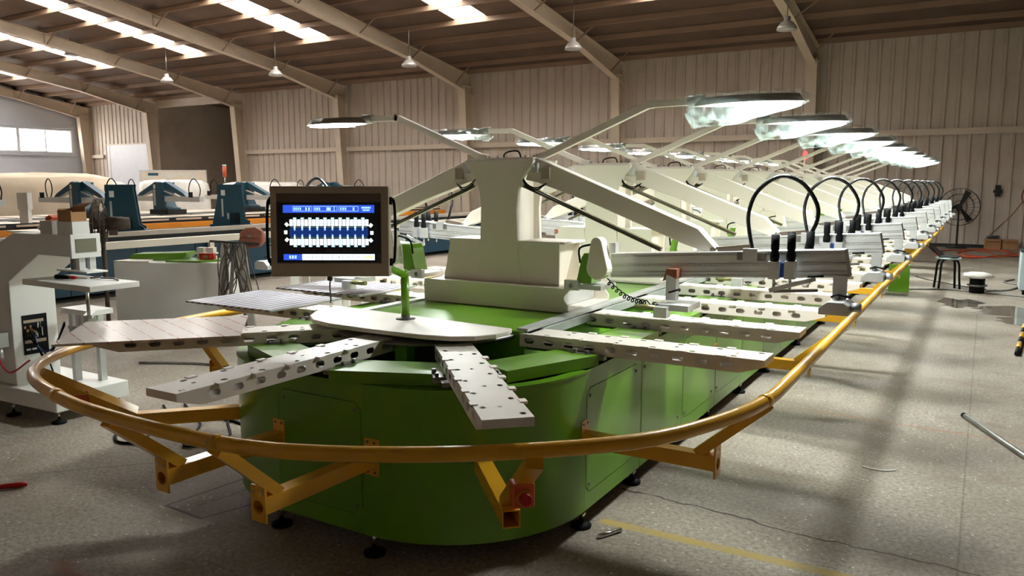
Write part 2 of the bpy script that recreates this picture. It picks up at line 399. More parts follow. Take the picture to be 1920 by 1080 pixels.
def build_back_wall():
    wall = struct(MB().box(XL, XR, YW+0.02, YW+0.10, 0, 0.12).build('wall_back', 'column'))
    # ribbed sheets, each a part
    W_ = 0.93
    def sheet(h):
        pts = []
        for k in range(3):
            x = k*W_/3
            pts += [(x, 0), (x+0.19, 0), (x+0.215, -0.035), (x+0.275, -0.035), (x+0.30, 0)]
        pts.append((W_+0.004, -0.004))
        mb = MB(); n = len(pts)
        mb.v = [(x, y, 0.0) for x, y in pts] + [(x, y, h) for x, y in pts]
        for i in range(n-1): mb.f.append((i, i+1, n+i+1, n+i)); mb.sm.append(False)
        return mb
    full = sheet(5.42).mesh('wall_sheet', M['sheet']); top = sheet(5.42-3.46).mesh('wall_sheet_short', M['sheet'])
    for a_, b_, z_ in ((XL, -36.65, 0), (-36.65, -33.0, 3.4), (-33.0, -32.6, 0), (-27.1, XR, 0)):
        MB().box(a_, b_, YW+.004, YW+.03, z_, 5.44).build('backing_sheet', 'sheet', wall)
    x = XL
    while x < XR-0.5:
        c = x + W_/2
        if not (-32.6 < c < -27.1):
            if -36.7 < c < -33.0: place(top, 'wall_sheet', wall, (x, YW, 3.46))
            else: place(full, 'wall_sheet', wall, (x, YW, 0))
        x += W_
    for i in range(len(PORT)-1):                           # girts between the columns
        if i == 1: continue
        MB().box(PORT[i]+0.14, PORT[i+1]-0.14 if i else -36.76, YW-0.16, YW-0.04, 2.82, 2.98).build('girt', 'column', wall)
    for i, x in enumerate(PORT):                           # tapered columns
        mb = MB()
        yb, yt, zt = YW-0.32, YW-0.62, 4.88
        mb.add([(x-.14, yb, 0), (x+.14, yb, 0), (x+.14, yb+.02, 0), (x-.14, yb+.02, 0), (x-.14, yt, zt), (x+.14, yt, zt), (x+.14, yt+.02, zt), (x-.14, yt+.02, zt)],
               [(0, 1, 5, 4), (1, 2, 6, 5), (2, 3, 7, 6), (3, 0, 4, 7)])
        mb.prism([(yb+.02, 0), (YW-0.06, 0), (YW-0.06, zt-.02), (yt+.02, zt-.02)], 'x', x-.006, x+.006)
        mb.box(x-.14, x+.14, YW-0.06, YW-0.04, 0, 5.3)
        mb.box(x-.14, x+.14, yt, YW-0.05, zt-.02, zt)
        mb.build('column', 'column', wall)
    return wall
wall_back = build_back_wall()

struct(MB().box(XL, XR, -5.2, -5.0, 0, 5.4).build('wall_front', 'sheet'))
_wr = MB().box(XR-.2, XR, -5.0, YW, 0, 5.4)
struct(_wr.prism([(-5, 5.4), (YW, 5.4), (9, 7.5)], 'x', XR-.2, XR).build('wall_right', 'sheet'))
def build_door():
    d = struct(MB().box(-36.65, -33.0, YW-0.03, YW+0.03, 0.02, 3.42).build('door_1', 'rolldoor'))
    MB().box(-36.75, -36.65, YW-0.06, YW, 0, 3.46).build('door_jamb', 'column', d)
    MB().box(-36.75, -32.9, YW-0.06, YW, 3.42, 3.48).build('door_lintel', 'column', d)
build_door()
def build_annex():                                          # unlit room behind the opening
    a = struct(MB().box(-33.2, -26.4, 36.0, 36.1, 0, 5.4).build('wall_annex', 'sheet'))
    MB().box(-33.3, -33.2, YW+.12, 36.1, 0, 5.4).build('annex_side', 'sheet', a)
    MB().box(-26.4, -26.3, YW+.12, 36.1, 0, 5.4).build('annex_side', 'sheet', a)
    MB().box(-33.3, -26.3, YW+.12, 36.1, 5.4, 5.5).build('annex_roof', 'roof', a)
    MB().box(-29.9, -29.4, 29.5, 29.9, 0, 5.4).build('annex_post', 'purlin', a)
    MB().box(-32.6, -27.1, YW-.02, YW+.1, 5.0, 5.42).build('annex_header', 'column', a)
build_annex()
def build_gable():
    x0, x1 = XL-0.2, XL
    g = MB()
    g.box(x0, x1, -5, YW, 0, 3.05)
    g.box(x0, x1, 22.3, YW, 3.05, 4.15)
    g.box(x0, x1, -5, 12.3, 3.05, 4.15)
    g.prism([(-5, 4.15), (YW, 4.15), (YW, 5.4), (9, roof_z(9)), (-5, roof_z(-5))], 'x', x0, x1)
    wl = struct(g.build('wall_left', 'gable'))
    MB().box(x1, x1+.1, 12.0, 22.7, 2.9, 3.02).build('sill_girt', 'gable', wl)
    MB().box(x1, x1+.1, 12.0, 22.9, 4.2, 4.3).build('head_girt', 'gable', wl)
    n = 4; wd = 10.0/n
    for k in range(n):
        y0 = 12.3 + k*wd; y1 = y0+wd
        f = MB()
        f.box(x0, x1+.03, y0, y0+.07, 3.05, 4.15).box(x0, x1+.03, y1-.07, y1, 3.05, 4.15)
        f.box(x0, x1+.03, y0+.07, y1-.07, 3.05, 3.11).box(x0, x1+.03, y0+.07, y1-.07, 4.09, 4.15)
        f.box(x0+.05, x1, (y0+y1)/2-.03, (y0+y1)/2+.03, 3.11, 4.09)
        wdw = struct(f.build('window_%d' % (k+1), 'frame_white'))
        for a, b_ in ((y0+.07, (y0+y1)/2-.03), ((y0+y1)/2+.03, y1-.07)):
            MB().box(x0+.09, x0+.1, a, b_, 3.11, 4.09).build('pane', 'sky_pane', wdw)
build_gable()

def build_roof():
    t = 0.05
    STRIPS = [-35.3, -29.3, -24.05, -18.25, -12.45, -6.9]      # skylight strip centres, one per bay
    HW = 0.52
    mb = MB()
    def slab(xa, xb, ya, yb):
        mb.add([(xa, ya, roof_z(ya)), (xb, ya, roof_z(ya)), (xb, yb, roof_z(yb)), (xa, yb, roof_z(yb)),
                (xa, ya, roof_z(ya)+t), (xb, ya, roof_z(ya)+t), (xb, yb, roof_z(yb)+t), (xa, yb, roof_z(yb)+t)],
               [(3, 2, 1, 0), (4, 5, 6, 7), (0, 1, 5, 4), (1, 2, 6, 5), (2, 3, 7, 6), (3, 0, 4, 7)])
    slab(XL-.3, XR, 18.6, YW+.2)
    edges = [XL-.3]
    for s in STRIPS: edges += [s-HW, s+HW]
    edges.append(XR)
    for i in range(0, len(edges), 2): slab(edges[i], edges[i+1], 9, 18.6)
    slab(XL-.3, XR, -1, 9) ; slab(XL-.3, XR, -5, -1)
    ce = struct(mb.build('ceiling', 'roof'))
    ys = [YW-0.25, 22.1] + [20.95-1.17*k for k in range(20)]
    for y in ys:
        z = roof_z(y)
        MB().box(XL, XR, y-.03, y+.03, z-.14, z-.005).build('purlin', 'purlin', ce)
    for s in STRIPS:
        yy = [18.6] + [y for y in ys if 9 < y < 18.5]
        for a, b_ in zip(yy[:-1], yy[1:]):
            ya, yb = b_+.04, a-.04
            MB().add([(s-HW, ya, roof_z(ya)+.02), (s+HW, ya, roof_z(ya)+.02), (s+HW, yb, roof_z(yb)+.02), (s-HW, yb, roof_z(yb)+.02)], [(0, 1, 2, 3)]).build('skylight_pane', 'sky_pane', ce)
    for x in PORT:                                           # portal rafters
        def zt(y): return roof_z(y)-.17
        def zb(y): return roof_z(y)-.54-(0.22*max(0, (y-19.6)/3.0) if y > 19.6 else 0)
        r_ = MB()
        st = [(YW-.05), 19.6, 9.0, -4.9]
        for a, b_ in zip(st[:-1], st[1:]):
            r_.add([(x-.008, a, zb(a)), (x-.008, b_, zb(b_)), (x-.008, b_, zt(b_)), (x-.008, a, zt(a)), (x+.008, a, zb(a)), (x+.008, b_, zb(b_)), (x+.008, b_, zt(b_)), (x+.008, a, zt(a))],
                   [(0, 1, 2, 3), (7, 6, 5, 4), (0, 4, 5, 1), (3, 2, 6, 7)])
            for zf, th in ((zb, .018), (zt, -.018)):
                r_.add([(x+dx, yy, zf(yy)+dz) for dx, yy, dz in ((-.11, a, 0), (.11, a, 0), (.11, b_, 0), (-.11, b_, 0), (-.11, a, th), (.11, a, th), (.11, b_, th), (-.11, b_, th))],
                       [(0, 1, 2, 3), (7, 6, 5, 4), (0, 4, 5, 1), (2, 6, 7, 3), (1, 5, 6, 2), (0, 3, 7, 4)])
        r_.box(x-.11, x+.11, 19.59, 19.61, zb(19.6), zt(19.6)).box(x-.11, x+.11, 15.0, 15.02, zb(15), zt(15))
        rf = r_.build('rafter', 'column', ce)
        for y in ys[1::2][:7]:                               # knee braces up to the purlins
            for sgn in (1,):
                MB().bar((x+.02*sgn, y-.02, zb(y)+.03), (x+.62*sgn, y, roof_z(y)-.1), .035, .035).build('brace', 'purlin', rf)
    return ce
build_roof()
PEND = [(-27.1, 16.0, 7.05, 'over the beige wrapped stack'), (-24.8, 18.0, 5.12, 'in front of the dark opening'), (-19.43, 18.0, 4.98, 'near the skylight strip above the blue towers'),
        (-14.13, 18.0, 4.87, 'above the lit lamps, beside the third rafter'), (-9.0, 18.0, 4.9, 'beside the rafter over the green machine'), (-3.9, 18.0, 4.88, 'at the rafter nearest the sooty wall bay')]
for x, y, z, s in PEND:
    z = min(z, roof_z(y)-0.55)
    t_ = thing('pendant_lamp', 'unlit silver bell-shaped pendant lamp hanging '+s, 'lamp', (x, y, z), group='high-bay pendant lamps')
    MB().lathe([(.22, -.02), (.20, .05), (.13, .14), (.07, .17), (.07, .26), (.001, .27)], n=20).build('bell', 'lampshell', t_)
    MB().lathe([(.001, -.03), (.2, -.025), (.2, -.02), (.001, -.019)], n=20).build('glass', 'alu', t_)
    MB().cyl((0, 0, .26), (0, 0, roof_z(y)-z-.01), .012, n=6).build('rod', 'steel', t_)

# ================================================================== GREEN MACHINE BODY
HWB = 0.96
RC = 0.70
def outline(inset=0.0, nseg=12):
    hw = HWB-inset; r = RC-inset; ya = Y0-0.22; yb = YE+0.22
    pts = []
    for cx, cy, a0 in ((XC+HWB-RC, ya, -90), (XC+HWB-RC, yb, 0), (XC-HWB+RC, yb, 90), (XC-HWB+RC, ya, 180)):
        for k in range(nseg+1):
            a = R(a0+90*k/nseg); pts.append((cx+r*math.cos(a), cy+r*math.sin(a)))
    return pts
mc = thing('printing_machine_body', 'long oval bright green machine body with rounded end standing on levelling feet', 'machine', (XC, 10.5, 0))
def build_body():
    P0, P1 = 0.10, 0.765
    ol = outline(0)
    for i0, i1 in ((0, 12), (13, 38), (39, 51)):            # curved shells; the straight sides and the front are panels below
        ar = ol[i0:i1+1]; n = len(ar); mb = MB()
        mb.v = [(x, y, P0) for x, y in ar] + [(x, y, P1) for x, y in ar]
        for i in range(n-1): mb.f.append((i, i+1, n+i+1, n+i)); mb.sm.append(True)
        mb.build('body_shell', 'green', mc, world=True)
    MB().prism(outline(0.004), 'z', P0, P0+.01).build('bottom_plate', 'steel', mc, world=True)
    MB().box(XC-HWB+.004, XC+HWB-.004, Y0-.1, YE+.1, .70, .72).build('trough_floor', 'green', mc, world=True)
    # rim around the trough
    oi, oo = outline(0.05), outline(-0.004)
    rim = MB(); n = len(oi)
    rim.v = [(x, y, .765) for x, y in oo] + [(x, y, .765) for x, y in oi] + [(x, y, .715) for x, y in oi] + [(x, y, .755) for x, y in oo]
    for i in range(n):
        j = (i+1) % n
        rim.f += [(i, j, n+j, n+i), (n+i, n+j, 2*n+j, 2*n+i), (3*n+i, 3*n+j, j, i)]; rim.sm += [False]*3
    rim.build('trough_rim', 'green', mc, world=True)
    # doors: flat front door, then side doors in bays
    fy = Y0-0.22-RC
    def panel(ax, p0, p1, a0, a1, z0, z1, pos, sgn):
        """sheet from p0 to p1 with a door opening, a turned-in lip and the door set in with a few millimetres of air around it"""
        r = .03
        def rr(i): return [(a0+r, z0-i), (a1-r, z0-i), (a1+i, z0+r), (a1+i, z1-r), (a1-r, z1+i), (a0+r, z1+i), (a0-i, z1-r), (a0-i, z0+r)]
        P = lambda u, v, d: (u, pos+sgn*d, v) if ax == 'y' else (pos+sgn*d, u, v)
        vs_ = [P(u, v, 0) for u, v in [(p0, P0), (p1, P0), (p1, P1), (p0, P1)] + rr(.0035)] + [P(u, v, -.025) for u, v in rr(.0035)]
        vs_ += [P(u, v, -.025) for u, v in [(p0, P0), (p1, P0), (p1, P1), (p0, P1)]]
        fs = [(0, 1, 5, 4), (1, 6, 5), (1, 2, 7, 6), (2, 8, 7), (2, 3, 9, 8), (3, 10, 9), (3, 0, 11, 10), (0, 4, 11)]
        fs += [(4+k, 4+(k+1) % 8, 12+(k+1) % 8, 12+k) for k in range(8)] + [(k, (k+1) % 4, 20+(k+1) % 4, 20+k) for k in range(4)]
        MB().add(vs_, fs).build('side_panel', 'green', mc, world=True)
        d0, d1 = sorted((pos-sgn*.010, pos+sgn*.0015))
        d = MB().prism(rr(0.0), ax, d0, d1).build('access_door', 'green', mc, world=True)
        for u in (a0+.03, a1-.03):
            for v in (z0+.035, z1-.035): MB().cyl(P(u, v, 0), P(u, v, .007), .008, n=8).build('screw', 'steel', d, world=True)
    panel('y', XC-.2595, XC+.2595, XC-.243, XC+.243, .185, .68, fy, -1)
    ya_, yb_ = Y0-.22, YE+.22; nm = 22; L_ = (yb_-ya_)/nm
    for k in range(nm):
        q0, q1 = ya_+L_*k+.0022, ya_+L_*(k+1)-.0022
        for sg in (1, -1): panel('x', q0, q1, q0+.012, q1-.045, .185, .675, XC+sg*HWB, sg)
    # deck with aluminium guide rails
    MB().box(XC-.555, XC+.555, Y0-.08, YE+.08, .72, .88).build('deck', 'green', mc, world=True, bevel=.008)
    for s in (-1, 1):
        MB().box(XC+s*.535-.03, XC+s*.535+.03, Y0-.06, YE+.06, .878, .892).build('guide_rail', 'alu', mc, world=True)
        MB().box(XC+s*.568-.012, XC+s*.568+.012, Y0-.06, YE+.06, .83, .872).build('guide_rail', 'alu', mc, world=True)
    # turn wheel and white end plate
    for yc, s in ((Y0-.06, -1), (YE+.06, 1)):
        MB().lathe([(.16, .11), (.16, .84), (.50, .845), (.505, .862), (.1, .866)], (XC, yc, 0), 40).build('turn_wheel', 'steel', mc, world=True)
        pl = [(-.66, -.03), (-.655, -.12), (-.62, -.24), (-.55, -.35), (-.45, -.43), (-.30, -.475), (0, -.487), (.30, -.475), (.42, -.445), (.51, -.385), (.565, -.29), (.575, -.20), (.555, -.13)]
        pl = [(XC+u, yc-s*v) for u, v in pl]
        if s > 0: pl = pl[::-1]
        MB().prism(pl, 'z', .893, .915).build('end_plate', 'arm', mc, world=True, bevel=.004)
        MB().box(XC+.10, XC+.17, yc+s*.42-.03, yc+s*.42+.03, .11, .845).build('wheel_post', 'green', mc, world=True)
        MB().cyl((XC, yc+s*.1, .866), (XC, yc+s*.1, .893), .12, n=20).build('plate_spacer', 'steel', mc, world=True)
    # perimeter covers between the arms
    cov = MB().box(-.115, .115, -.235, .235, 0, .052).mesh('cover_box', M['green'])
    for s in (1, -1):
        for k in range(NARM-1): place(cov, 'cover_box', mc, Vector((XC+s*.885, Y0+PITCH*(k+.5), .768))-WL[mc.name])
    cov2 = MB().box(-.105, .105, -.26, .26, 0, .052).mesh('corner_cover_box', M['green'])
    for a in (-22.5, -67.5, -112.5, -157.5, 22.5, 67.5, 112.5, 157.5):
        yc = Y0 if a < 0 else YE
        place(cov2, 'cover_box', mc, Vector((XC+.845*math.cos(R(a)), yc+.845*math.sin(R(a)), .768))-WL[mc.name], rz=R(a))
    # levelling feet
    fb = MB().lathe([(.048, 0), (.05, .012), (.03, .022), (.014, .03), (.012, .035)], n=16).mesh('foot', M['black'])
    ft = MB().cyl((0, 0, .03), (0, 0, .105), .010, n=8).box(-.016, .016, -.016, .016, .055, .068).mesh('foot_screw', M['chrome'])
    spots = [(XC+.27, fy+.04), (XC-.30, fy+.04), (XC+HWB-.04, Y0-.17), (XC-HWB+.04, Y0-.17)]
    yy = [3.82, 5.15, 5.98, 6.78, 8.1, 9.5, 10.9, 12.3, 13.7, 15.1, 16.5, 17.9]
    for y_ in yy: spots += [(XC+HWB-.045, y_), (XC-HWB+.045, y_)]
    for x_, y_ in spots:
        f = place(fb, 'levelling_foot', mc, Vector((x_, y_, 0))-WL[mc.name]); place(ft, 'foot_screw', f)
build_body()

# ================================================================== GUARD RAIL
ZR = 0.755
gr = thing('guard_rail', 'yellow tubular guard rail on bracket arms around the green machine', 'guard rail', (XC, 10.5, 0))
def build_rail():
    near = [(-4.25, 4.6), (-4.25, 3.9), (-4.24, 3.3), (-4.17, 2.8), (-3.96, 2.2), (-3.62, 1.86), (-3.12, 1.695), (-2.68, 1.64), (-2.12, 1.645), (-1.74, 1.75), (-1.316, 2.005), (-.94, 2.36), (-.765, 2.727), (-.685, 3.09), (-.675, 3.5), (-.675, 4.6)]
    far = [(XC+1.775*math.cos(R(a)), YE+.2+1.5*math.sin(R(a))) for a in range(15, 166, 15)]
    right = [(-.675, y) for y in (6.5, 10, 14, 17)]
    left = [(-4.25, y) for y in (17, 14, 10, 6.5)]
    pts = [(x, y, ZR) for x, y in near+right+far+left]
    MB().tube(spline(pts, 5, True), .026, 14, closed=True).build('rail_tube', 'yellow', gr, world=True)
    for p, q in (((-3.17, 1.708), (-3.12, 1.695)), ((-2.135, 1.643), (-2.10, 1.647)), ((-.69, 3.06), (-.683, 3.10))):
        MB().cyl((*p, ZR), (*q, ZR), .0285, n=14).build('rail_sleeve', 'yellow', gr, world=True)
    ZB = .45
    def bracket(p_body, p_end, p_rail, plate=True, estop=False):
        pb, pe, pr = Vector((*p_body, ZB)), Vector((*p_end, ZB)), Vector((*p_rail, ZR-.03))
        d = (pe-pb).normalized(); sd = Vector((-d.y, d.x, 0))
        b = MB()
        W2 = .03; t = .004
        # hollow square beam
        for o_, wv, hv in ((sd*W2, t, .06), (-sd*W2, t, .06)): b.bar(pb+o_, pe+o_, wv, hv)
        for dz in (-.03, .03): b.bar(pb+Vector((0, 0, dz)), pe+Vector((0, 0, dz)), .06, t)
        b.build('bracket_beam', 'yellow', gr, world=True)
        MB().bar(pb-d*.003+Vector((0, 0, -.075)), pb-d*.003+Vector((0, 0, .085)), .075, .01, up=d).build('wall_plate', 'yellow', gr, world=True)
        for s_ in (-1, 1):
            for dz in (-.06, .07): MB().cyl(pb+d*.001+sd*.02*s_+Vector((0, 0, dz)), pb+d*.006+sd*.02*s_+Vector((0, 0, dz)), .006, n=8).build('plate_bolt', 'steel', gr, world=True)
        if plate:
            ep = MB().holed_plate(pe+d*.002, sd, (0, 0, 1), d, -.039, .039, -.06, .075, .008, (0, -.005), .026).build('end_plate', 'yellow', gr, world=True)
            for s_ in (-1, 1): MB().cyl(pe+d*.010+sd*.02*s_+Vector((0, 0, .052)), pe+d*.012+sd*.02*s_+Vector((0, 0, .052)), .006, n=8).build('bolt_hole', 'chrome', ep, world=True)
        root = pe-d*.075+Vector((0, 0, .03))
        MB().bar(root, pr, .055, .042, up=d).build('diagonal_strut', 'yellow', gr, world=True)
        if estop:
            dv = (pr-root).normalized(); nv = Vector((0, 0, 1)).cross(sd); m_ = (root*.55+pr*.45)
            q = Matrix((( -sd.x, 0, d.x), (-sd.y, 0, d.y), (0, 1, 0))).to_4x4()     # local x=side, y=up, z=outward
            q.translation = m_+d*.045+Vector((0, 0, -.01))-sd*.0
            e = MB().box(-.038, .038, -.04, .045, -.03, .03).xf(q).build('emergency_stop_box', 'orange', gr, world=True, bevel=.006)
            MB().cyl((0, 0, .03), (0, 0, .045), .028, .026, n=18).xf(q).build('collar', 'orangebar', e, world=True)
            MB().cyl((0, 0, .045), (0, 0, .062), .021, .019, n=18).xf(q).build('stop_button', 'red', e, world=True)
    fy = Y0-.22-RC
    bracket((-2.70, fy), (-2.72, 1.86), (-2.74, 1.655))
    bracket((-2.15, fy), (-2.17, 1.86), (-2.14, 1.66))
    bracket((-1.72, 2.63), (-1.33, 2.22), (-1.165, 2.09), plate=False, estop=True)
    bracket((-3.18, 2.63), (-3.57, 2.22), (-3.70, 1.93), plate=False, estop=True)
    y = 3.14
    while y < 18:
        for s in (1, -1): bracket((XC+s*HWB, y), (XC+s*1.56, y), (XC+s*1.765, y))
        y += 2.01
build_rail()

# ================================================================== PALLET ARMS
def slot_plate(mb, cells, v0, v1, fn, hole=(.026, .014)):
    """strip of rectangular cells, each with a rounded slot; fn maps (u, v) to 3D"""
    for u0, u1, has in cells:
        if not has:
            mb.add([fn(u0, v0), fn(u1, v0), fn(u1, v1), fn(u0, v1)], [(0, 1, 2, 3)]); continue
        cu, cv = (u0+u1)/2, (v0+v1)/2; hw, hh = hole
        ring = []
        for k in range(12):
            a = 2*math.pi*k/12+math.pi/12
            x = math.cos(a)*hh + (hw-hh if math.cos(a) > 0 else -(hw-hh)); ring.append((cu+x, cv+math.sin(a)*hh))
        rect = []
        for x, y in ring:                              # matching points on the rectangle
            dx, dy = x-cu, y-cv
            s = min((u1-cu)/abs(dx) if abs(dx) > 1e-6 else 9e9, (v1-cv)/abs(dy) if abs(dy) > 1e-6 else 9e9)
            rect.append((cu+dx*s, cv+dy*s))
        base = len(mb.v)
        mb.v += [fn(*p) for p in rect] + [fn(*p) for p in ring]
        for k in range(12):
            j = (k+1) % 12; mb.f.append((base+k, base+j, base+12+j, base+12+k)); mb.sm.append(False)
        for cx_, cy_ in ((u1, v1), (u0, v1), (u0, v0), (u1, v0)):     # fill the corners
            best = None
            for k in range(12):
                j = (k+1) % 12; a_, b_ = rect[k], rect[j]
                on = lambda p: (abs(p[0]-cx_) < 1e-6, abs(p[1]-cy_) < 1e-6)
                if (on(a_)[0] and on(b_)[1]) or (on(a_)[1] and on(b_)[0]):
                    i0 = len(mb.v); mb.v += [fn(*a_), fn(cx_, cy_), fn(*b_)]; mb.f.append((i0, i0+1, i0+2)); mb.sm.append(False); break
RI, RO, AW, AH = 0.535, 1.71, 0.085, 0.064
def arm_meshes():
    mb = MB(); ZT = 0.0
    n = 11; L_ = RO-RI; cu = L_/n
    cells = [(RI+cu*k, RI+cu*(k+1), True) for k in range(n-1)]
    for s in (-1, 1):
        slot_plate(mb, cells, -AH, 0, lambda u, v, s=s: (u, s*AW, v))
        mb.add([(RO-cu, s*AW, 0), (RO, s*AW, 0), (RO, s*AW, -.03), (RO-cu, s*AW, -AH)], [(0, 1, 2, 3)])
    tc = [(RI+L_/13*k, RI+L_/13*(k+1), k % 2 == 1) for k in range(13)]
    slot_plate(mb, tc, -AW, -.03, lambda u, v: (u, v, 0.0), hole=(.014, .0105))
    slot_plate(mb, [(a_, b_, k % 3 == 2) for k, (a_, b_, h_) in enumerate(tc)], -.03, .03, lambda u, v: (u, v, 0.0), hole=(.009, .008))
    slot_plate(mb, [(a_, b_, k % 2 == 0 and k > 0) for k, (a_, b_, h_) in enumerate(tc)], .03, AW, lambda u, v: (u, v, 0.0), hole=(.014, .0105))
    for k in range(1, 6):
        u = RI+.14+k*.17
        for s in (-1, 1):
            mb.box(u-.02, u+.02, s*AW-.008, s*AW+.018, -.005, .0035)
    mb.add([(RO, -AW, 0), (RO, AW, 0), (RO, AW, -.03), (RO, -AW, -.03)], [(0, 1, 2, 3)])
    mb.add([(RO, -AW, -.03), (RO, AW, -.03), (RO-cu, AW, -AH), (RO-cu, -AW, -AH)], [(0, 1, 2, 3)])
    mb.add([(RI, -AW, 0), (RI, AW, 0), (RI, AW, -AH), (RI, -AW, -AH)], [(0, 1, 2, 3)])
    mb.add([(RI, -AW, -AH), (RO-cu, -AW, -AH), (RO-cu, AW, -AH), (RI, AW, -AH)], [(0, 1, 2, 3)])
    beam = mb.mesh('arm_channel', M['arm'])
    c = MB().box(RI+.02, .93, -.045, .045, -.085, -AH)
    c.cyl((.80, -.11, -.078), (.80, .11, -.078), .016, n=10).cyl((.89, -.11, -.078), (.89, .11, -.078), .016, n=10)
    for sg in (-1, 1):
        c.box(.84, .94, sg*.12-.022, sg*.12+.022, -.074, -.05).cyl((.86, sg*.13, -.05), (.86, sg*.13, -.032), .010, n=8).cyl((.92, sg*.125, -.05), (.92, sg*.125, -.036), .008, n=8)
        c.box(.95, 1.0, sg*.10-.015, sg*.10+.015, -.078, -.060)
    carr = c.mesh('carriage', M['steel'])
    return beam, carr
BEAM, CARR = arm_meshes()
ZARM = 0.872
def pallet_arm(loc, ang):
    o = place(BEAM, 'pallet_arm', mc, Vector(loc)-WL[mc.name], rz=ang)
    place(CARR, 'carriage', o)
for k in range(NARM):
    y = Y0+PITCH*k
    pallet_arm((XC, y, ZARM), 0); pallet_arm((XC, y, ZARM), math.pi)
for x_, y_, a_ in ((.04, -.08, -46.5), (-.01, .04, -90), (.03, .03, -134)): pallet_arm((XC+x_, Y0+y_, ZARM), R(a_))
for a_ in (45, 90, 135): pallet_arm((XC, YE, ZARM), R(a_))
def board(c, ang, L_, W_, mat, label):
    b = MB().box(-L_/2, L_/2, -W_/2, W_/2, 0, .011).build('pallet_board', mat, origin=None); b.location = (c[0], c[1], ZARM+.004); b.rotation_euler[2] = ang
    tag(b, label, 'board', 'striped pallet boards')
board((-3.475, 2.40), R(-134), .80, .60, 'film_red', 'pallet board with red diagonal print on its film, over the yellow guard rail')
board((-3.80, Y0), R(180), .74, .58, 'film_blue', 'pallet board with grey-blue stripes nearest the red-printed board')
board((-3.79, Y0+PITCH), R(180), .76, .58, 'film_blue', 'grey-blue striped pallet board half hidden behind the control screen')

# ================================================================== PRINT TOWERS
def build_tower(t_):
    b = MB()
    b.box(-.49, .44, -.22, -.208, .885, 1.02).box(-.49, .44, .33, .342, .885, 1.02)
    b.box(-.49, .44, -.208, .33, 1.008, 1.02).box(-.49, -.478, -.208, .33, .885, 1.008)
    b.box(-.49, .50, -.22, .342, .885, .897)
    b.prism([(.44, .885), (.50, .885), (.50, .925), (.475, .955), (.475, .975), (.515, 1.02), (.44, 1.02)], 'y', -.22, -.208)
    b.prism([(.44, .885), (.50, .885), (.50, .925), (.475, .955), (.475, .975), (.515, 1.02), (.44, 1.02)], 'y', .33, .342)
    b.build('base_channel', 'cream', t_)
    MB().box(.40, .41, -.2, .32, .90, 1.005).build('end_recess', 'alu', t_)
    prof = [(-.145, 1.015), (.145, 1.015), (.13, 1.25), (.122, 1.45), (.135, 1.56), (.17, 1.64), (.225, 1.70), (.235, 1.735), (-.235, 1.735), (-.225, 1.70), (-.17, 1.64), (-.135, 1.56), (-.122, 1.45), (-.13, 1.25)]
    MB().prism(prof, 'y', -.14, -.115).build('front_plate', 'cream', t_, bevel=.003)
    MB().prism(prof, 'y', .13, .155).build('back_plate', 'cream', t_)
    MB().box(-.085, .085, -.115, .13, 1.015, 1.72).build('web', 'cream', t_)
    MB().box(-.20, .20, -.115, .13, 1.715, 1.735).build('cap', 'cream', t_)
    MB().box(-.18, .18, -.05, .06, 1.735, 1.752).build('cap_rail', 'cream', t_)
    for s in (-1, 1):
        h = MB()
        h.prism([(.135, 1.02), (.40, 1.02), (.40 if s > 0 else .345, 1.27), (.135, 1.27)], 'y', -.135, -.125)
        h.prism([(.135, 1.258), (.43 if s > 0 else .36, 1.258), (.43 if s > 0 else .36, 1.27), (.135, 1.27)], 'y', -.125, .14)
        h.prism([(.135, 1.02), (.40, 1.02), (.40, 1.27), (.135, 1.27)], 'y', .13, .14)
        h.prism([(.30, 1.02), (.31, 1.02), (.37, 1.26), (.36, 1.26)], 'y', -.12, .13)
        if s < 0: h.mirror_x()
        h.build('side_housing', 'cream', t_)
    MB().tube(spline([(-.06, .02, 1.75), (-.055, .02, 1.775), (-.02, .02, 1.79), (.04, .02, 1.79), (.06, .02, 1.752)], 4), .005, 6).build('cable_loop', 'black', t_)
    bl = MB()
    for x in (-.15, -.09, .10, .16): bl.cyl((x, 0, 1.752), (x, 0, 1.765), .007, n=6)
    bl.build('bolts', 'steel', t_)
tw0 = thing('print_tower', '', 'print tower', (XC, STN[0], 0))
build_tower(tw0)

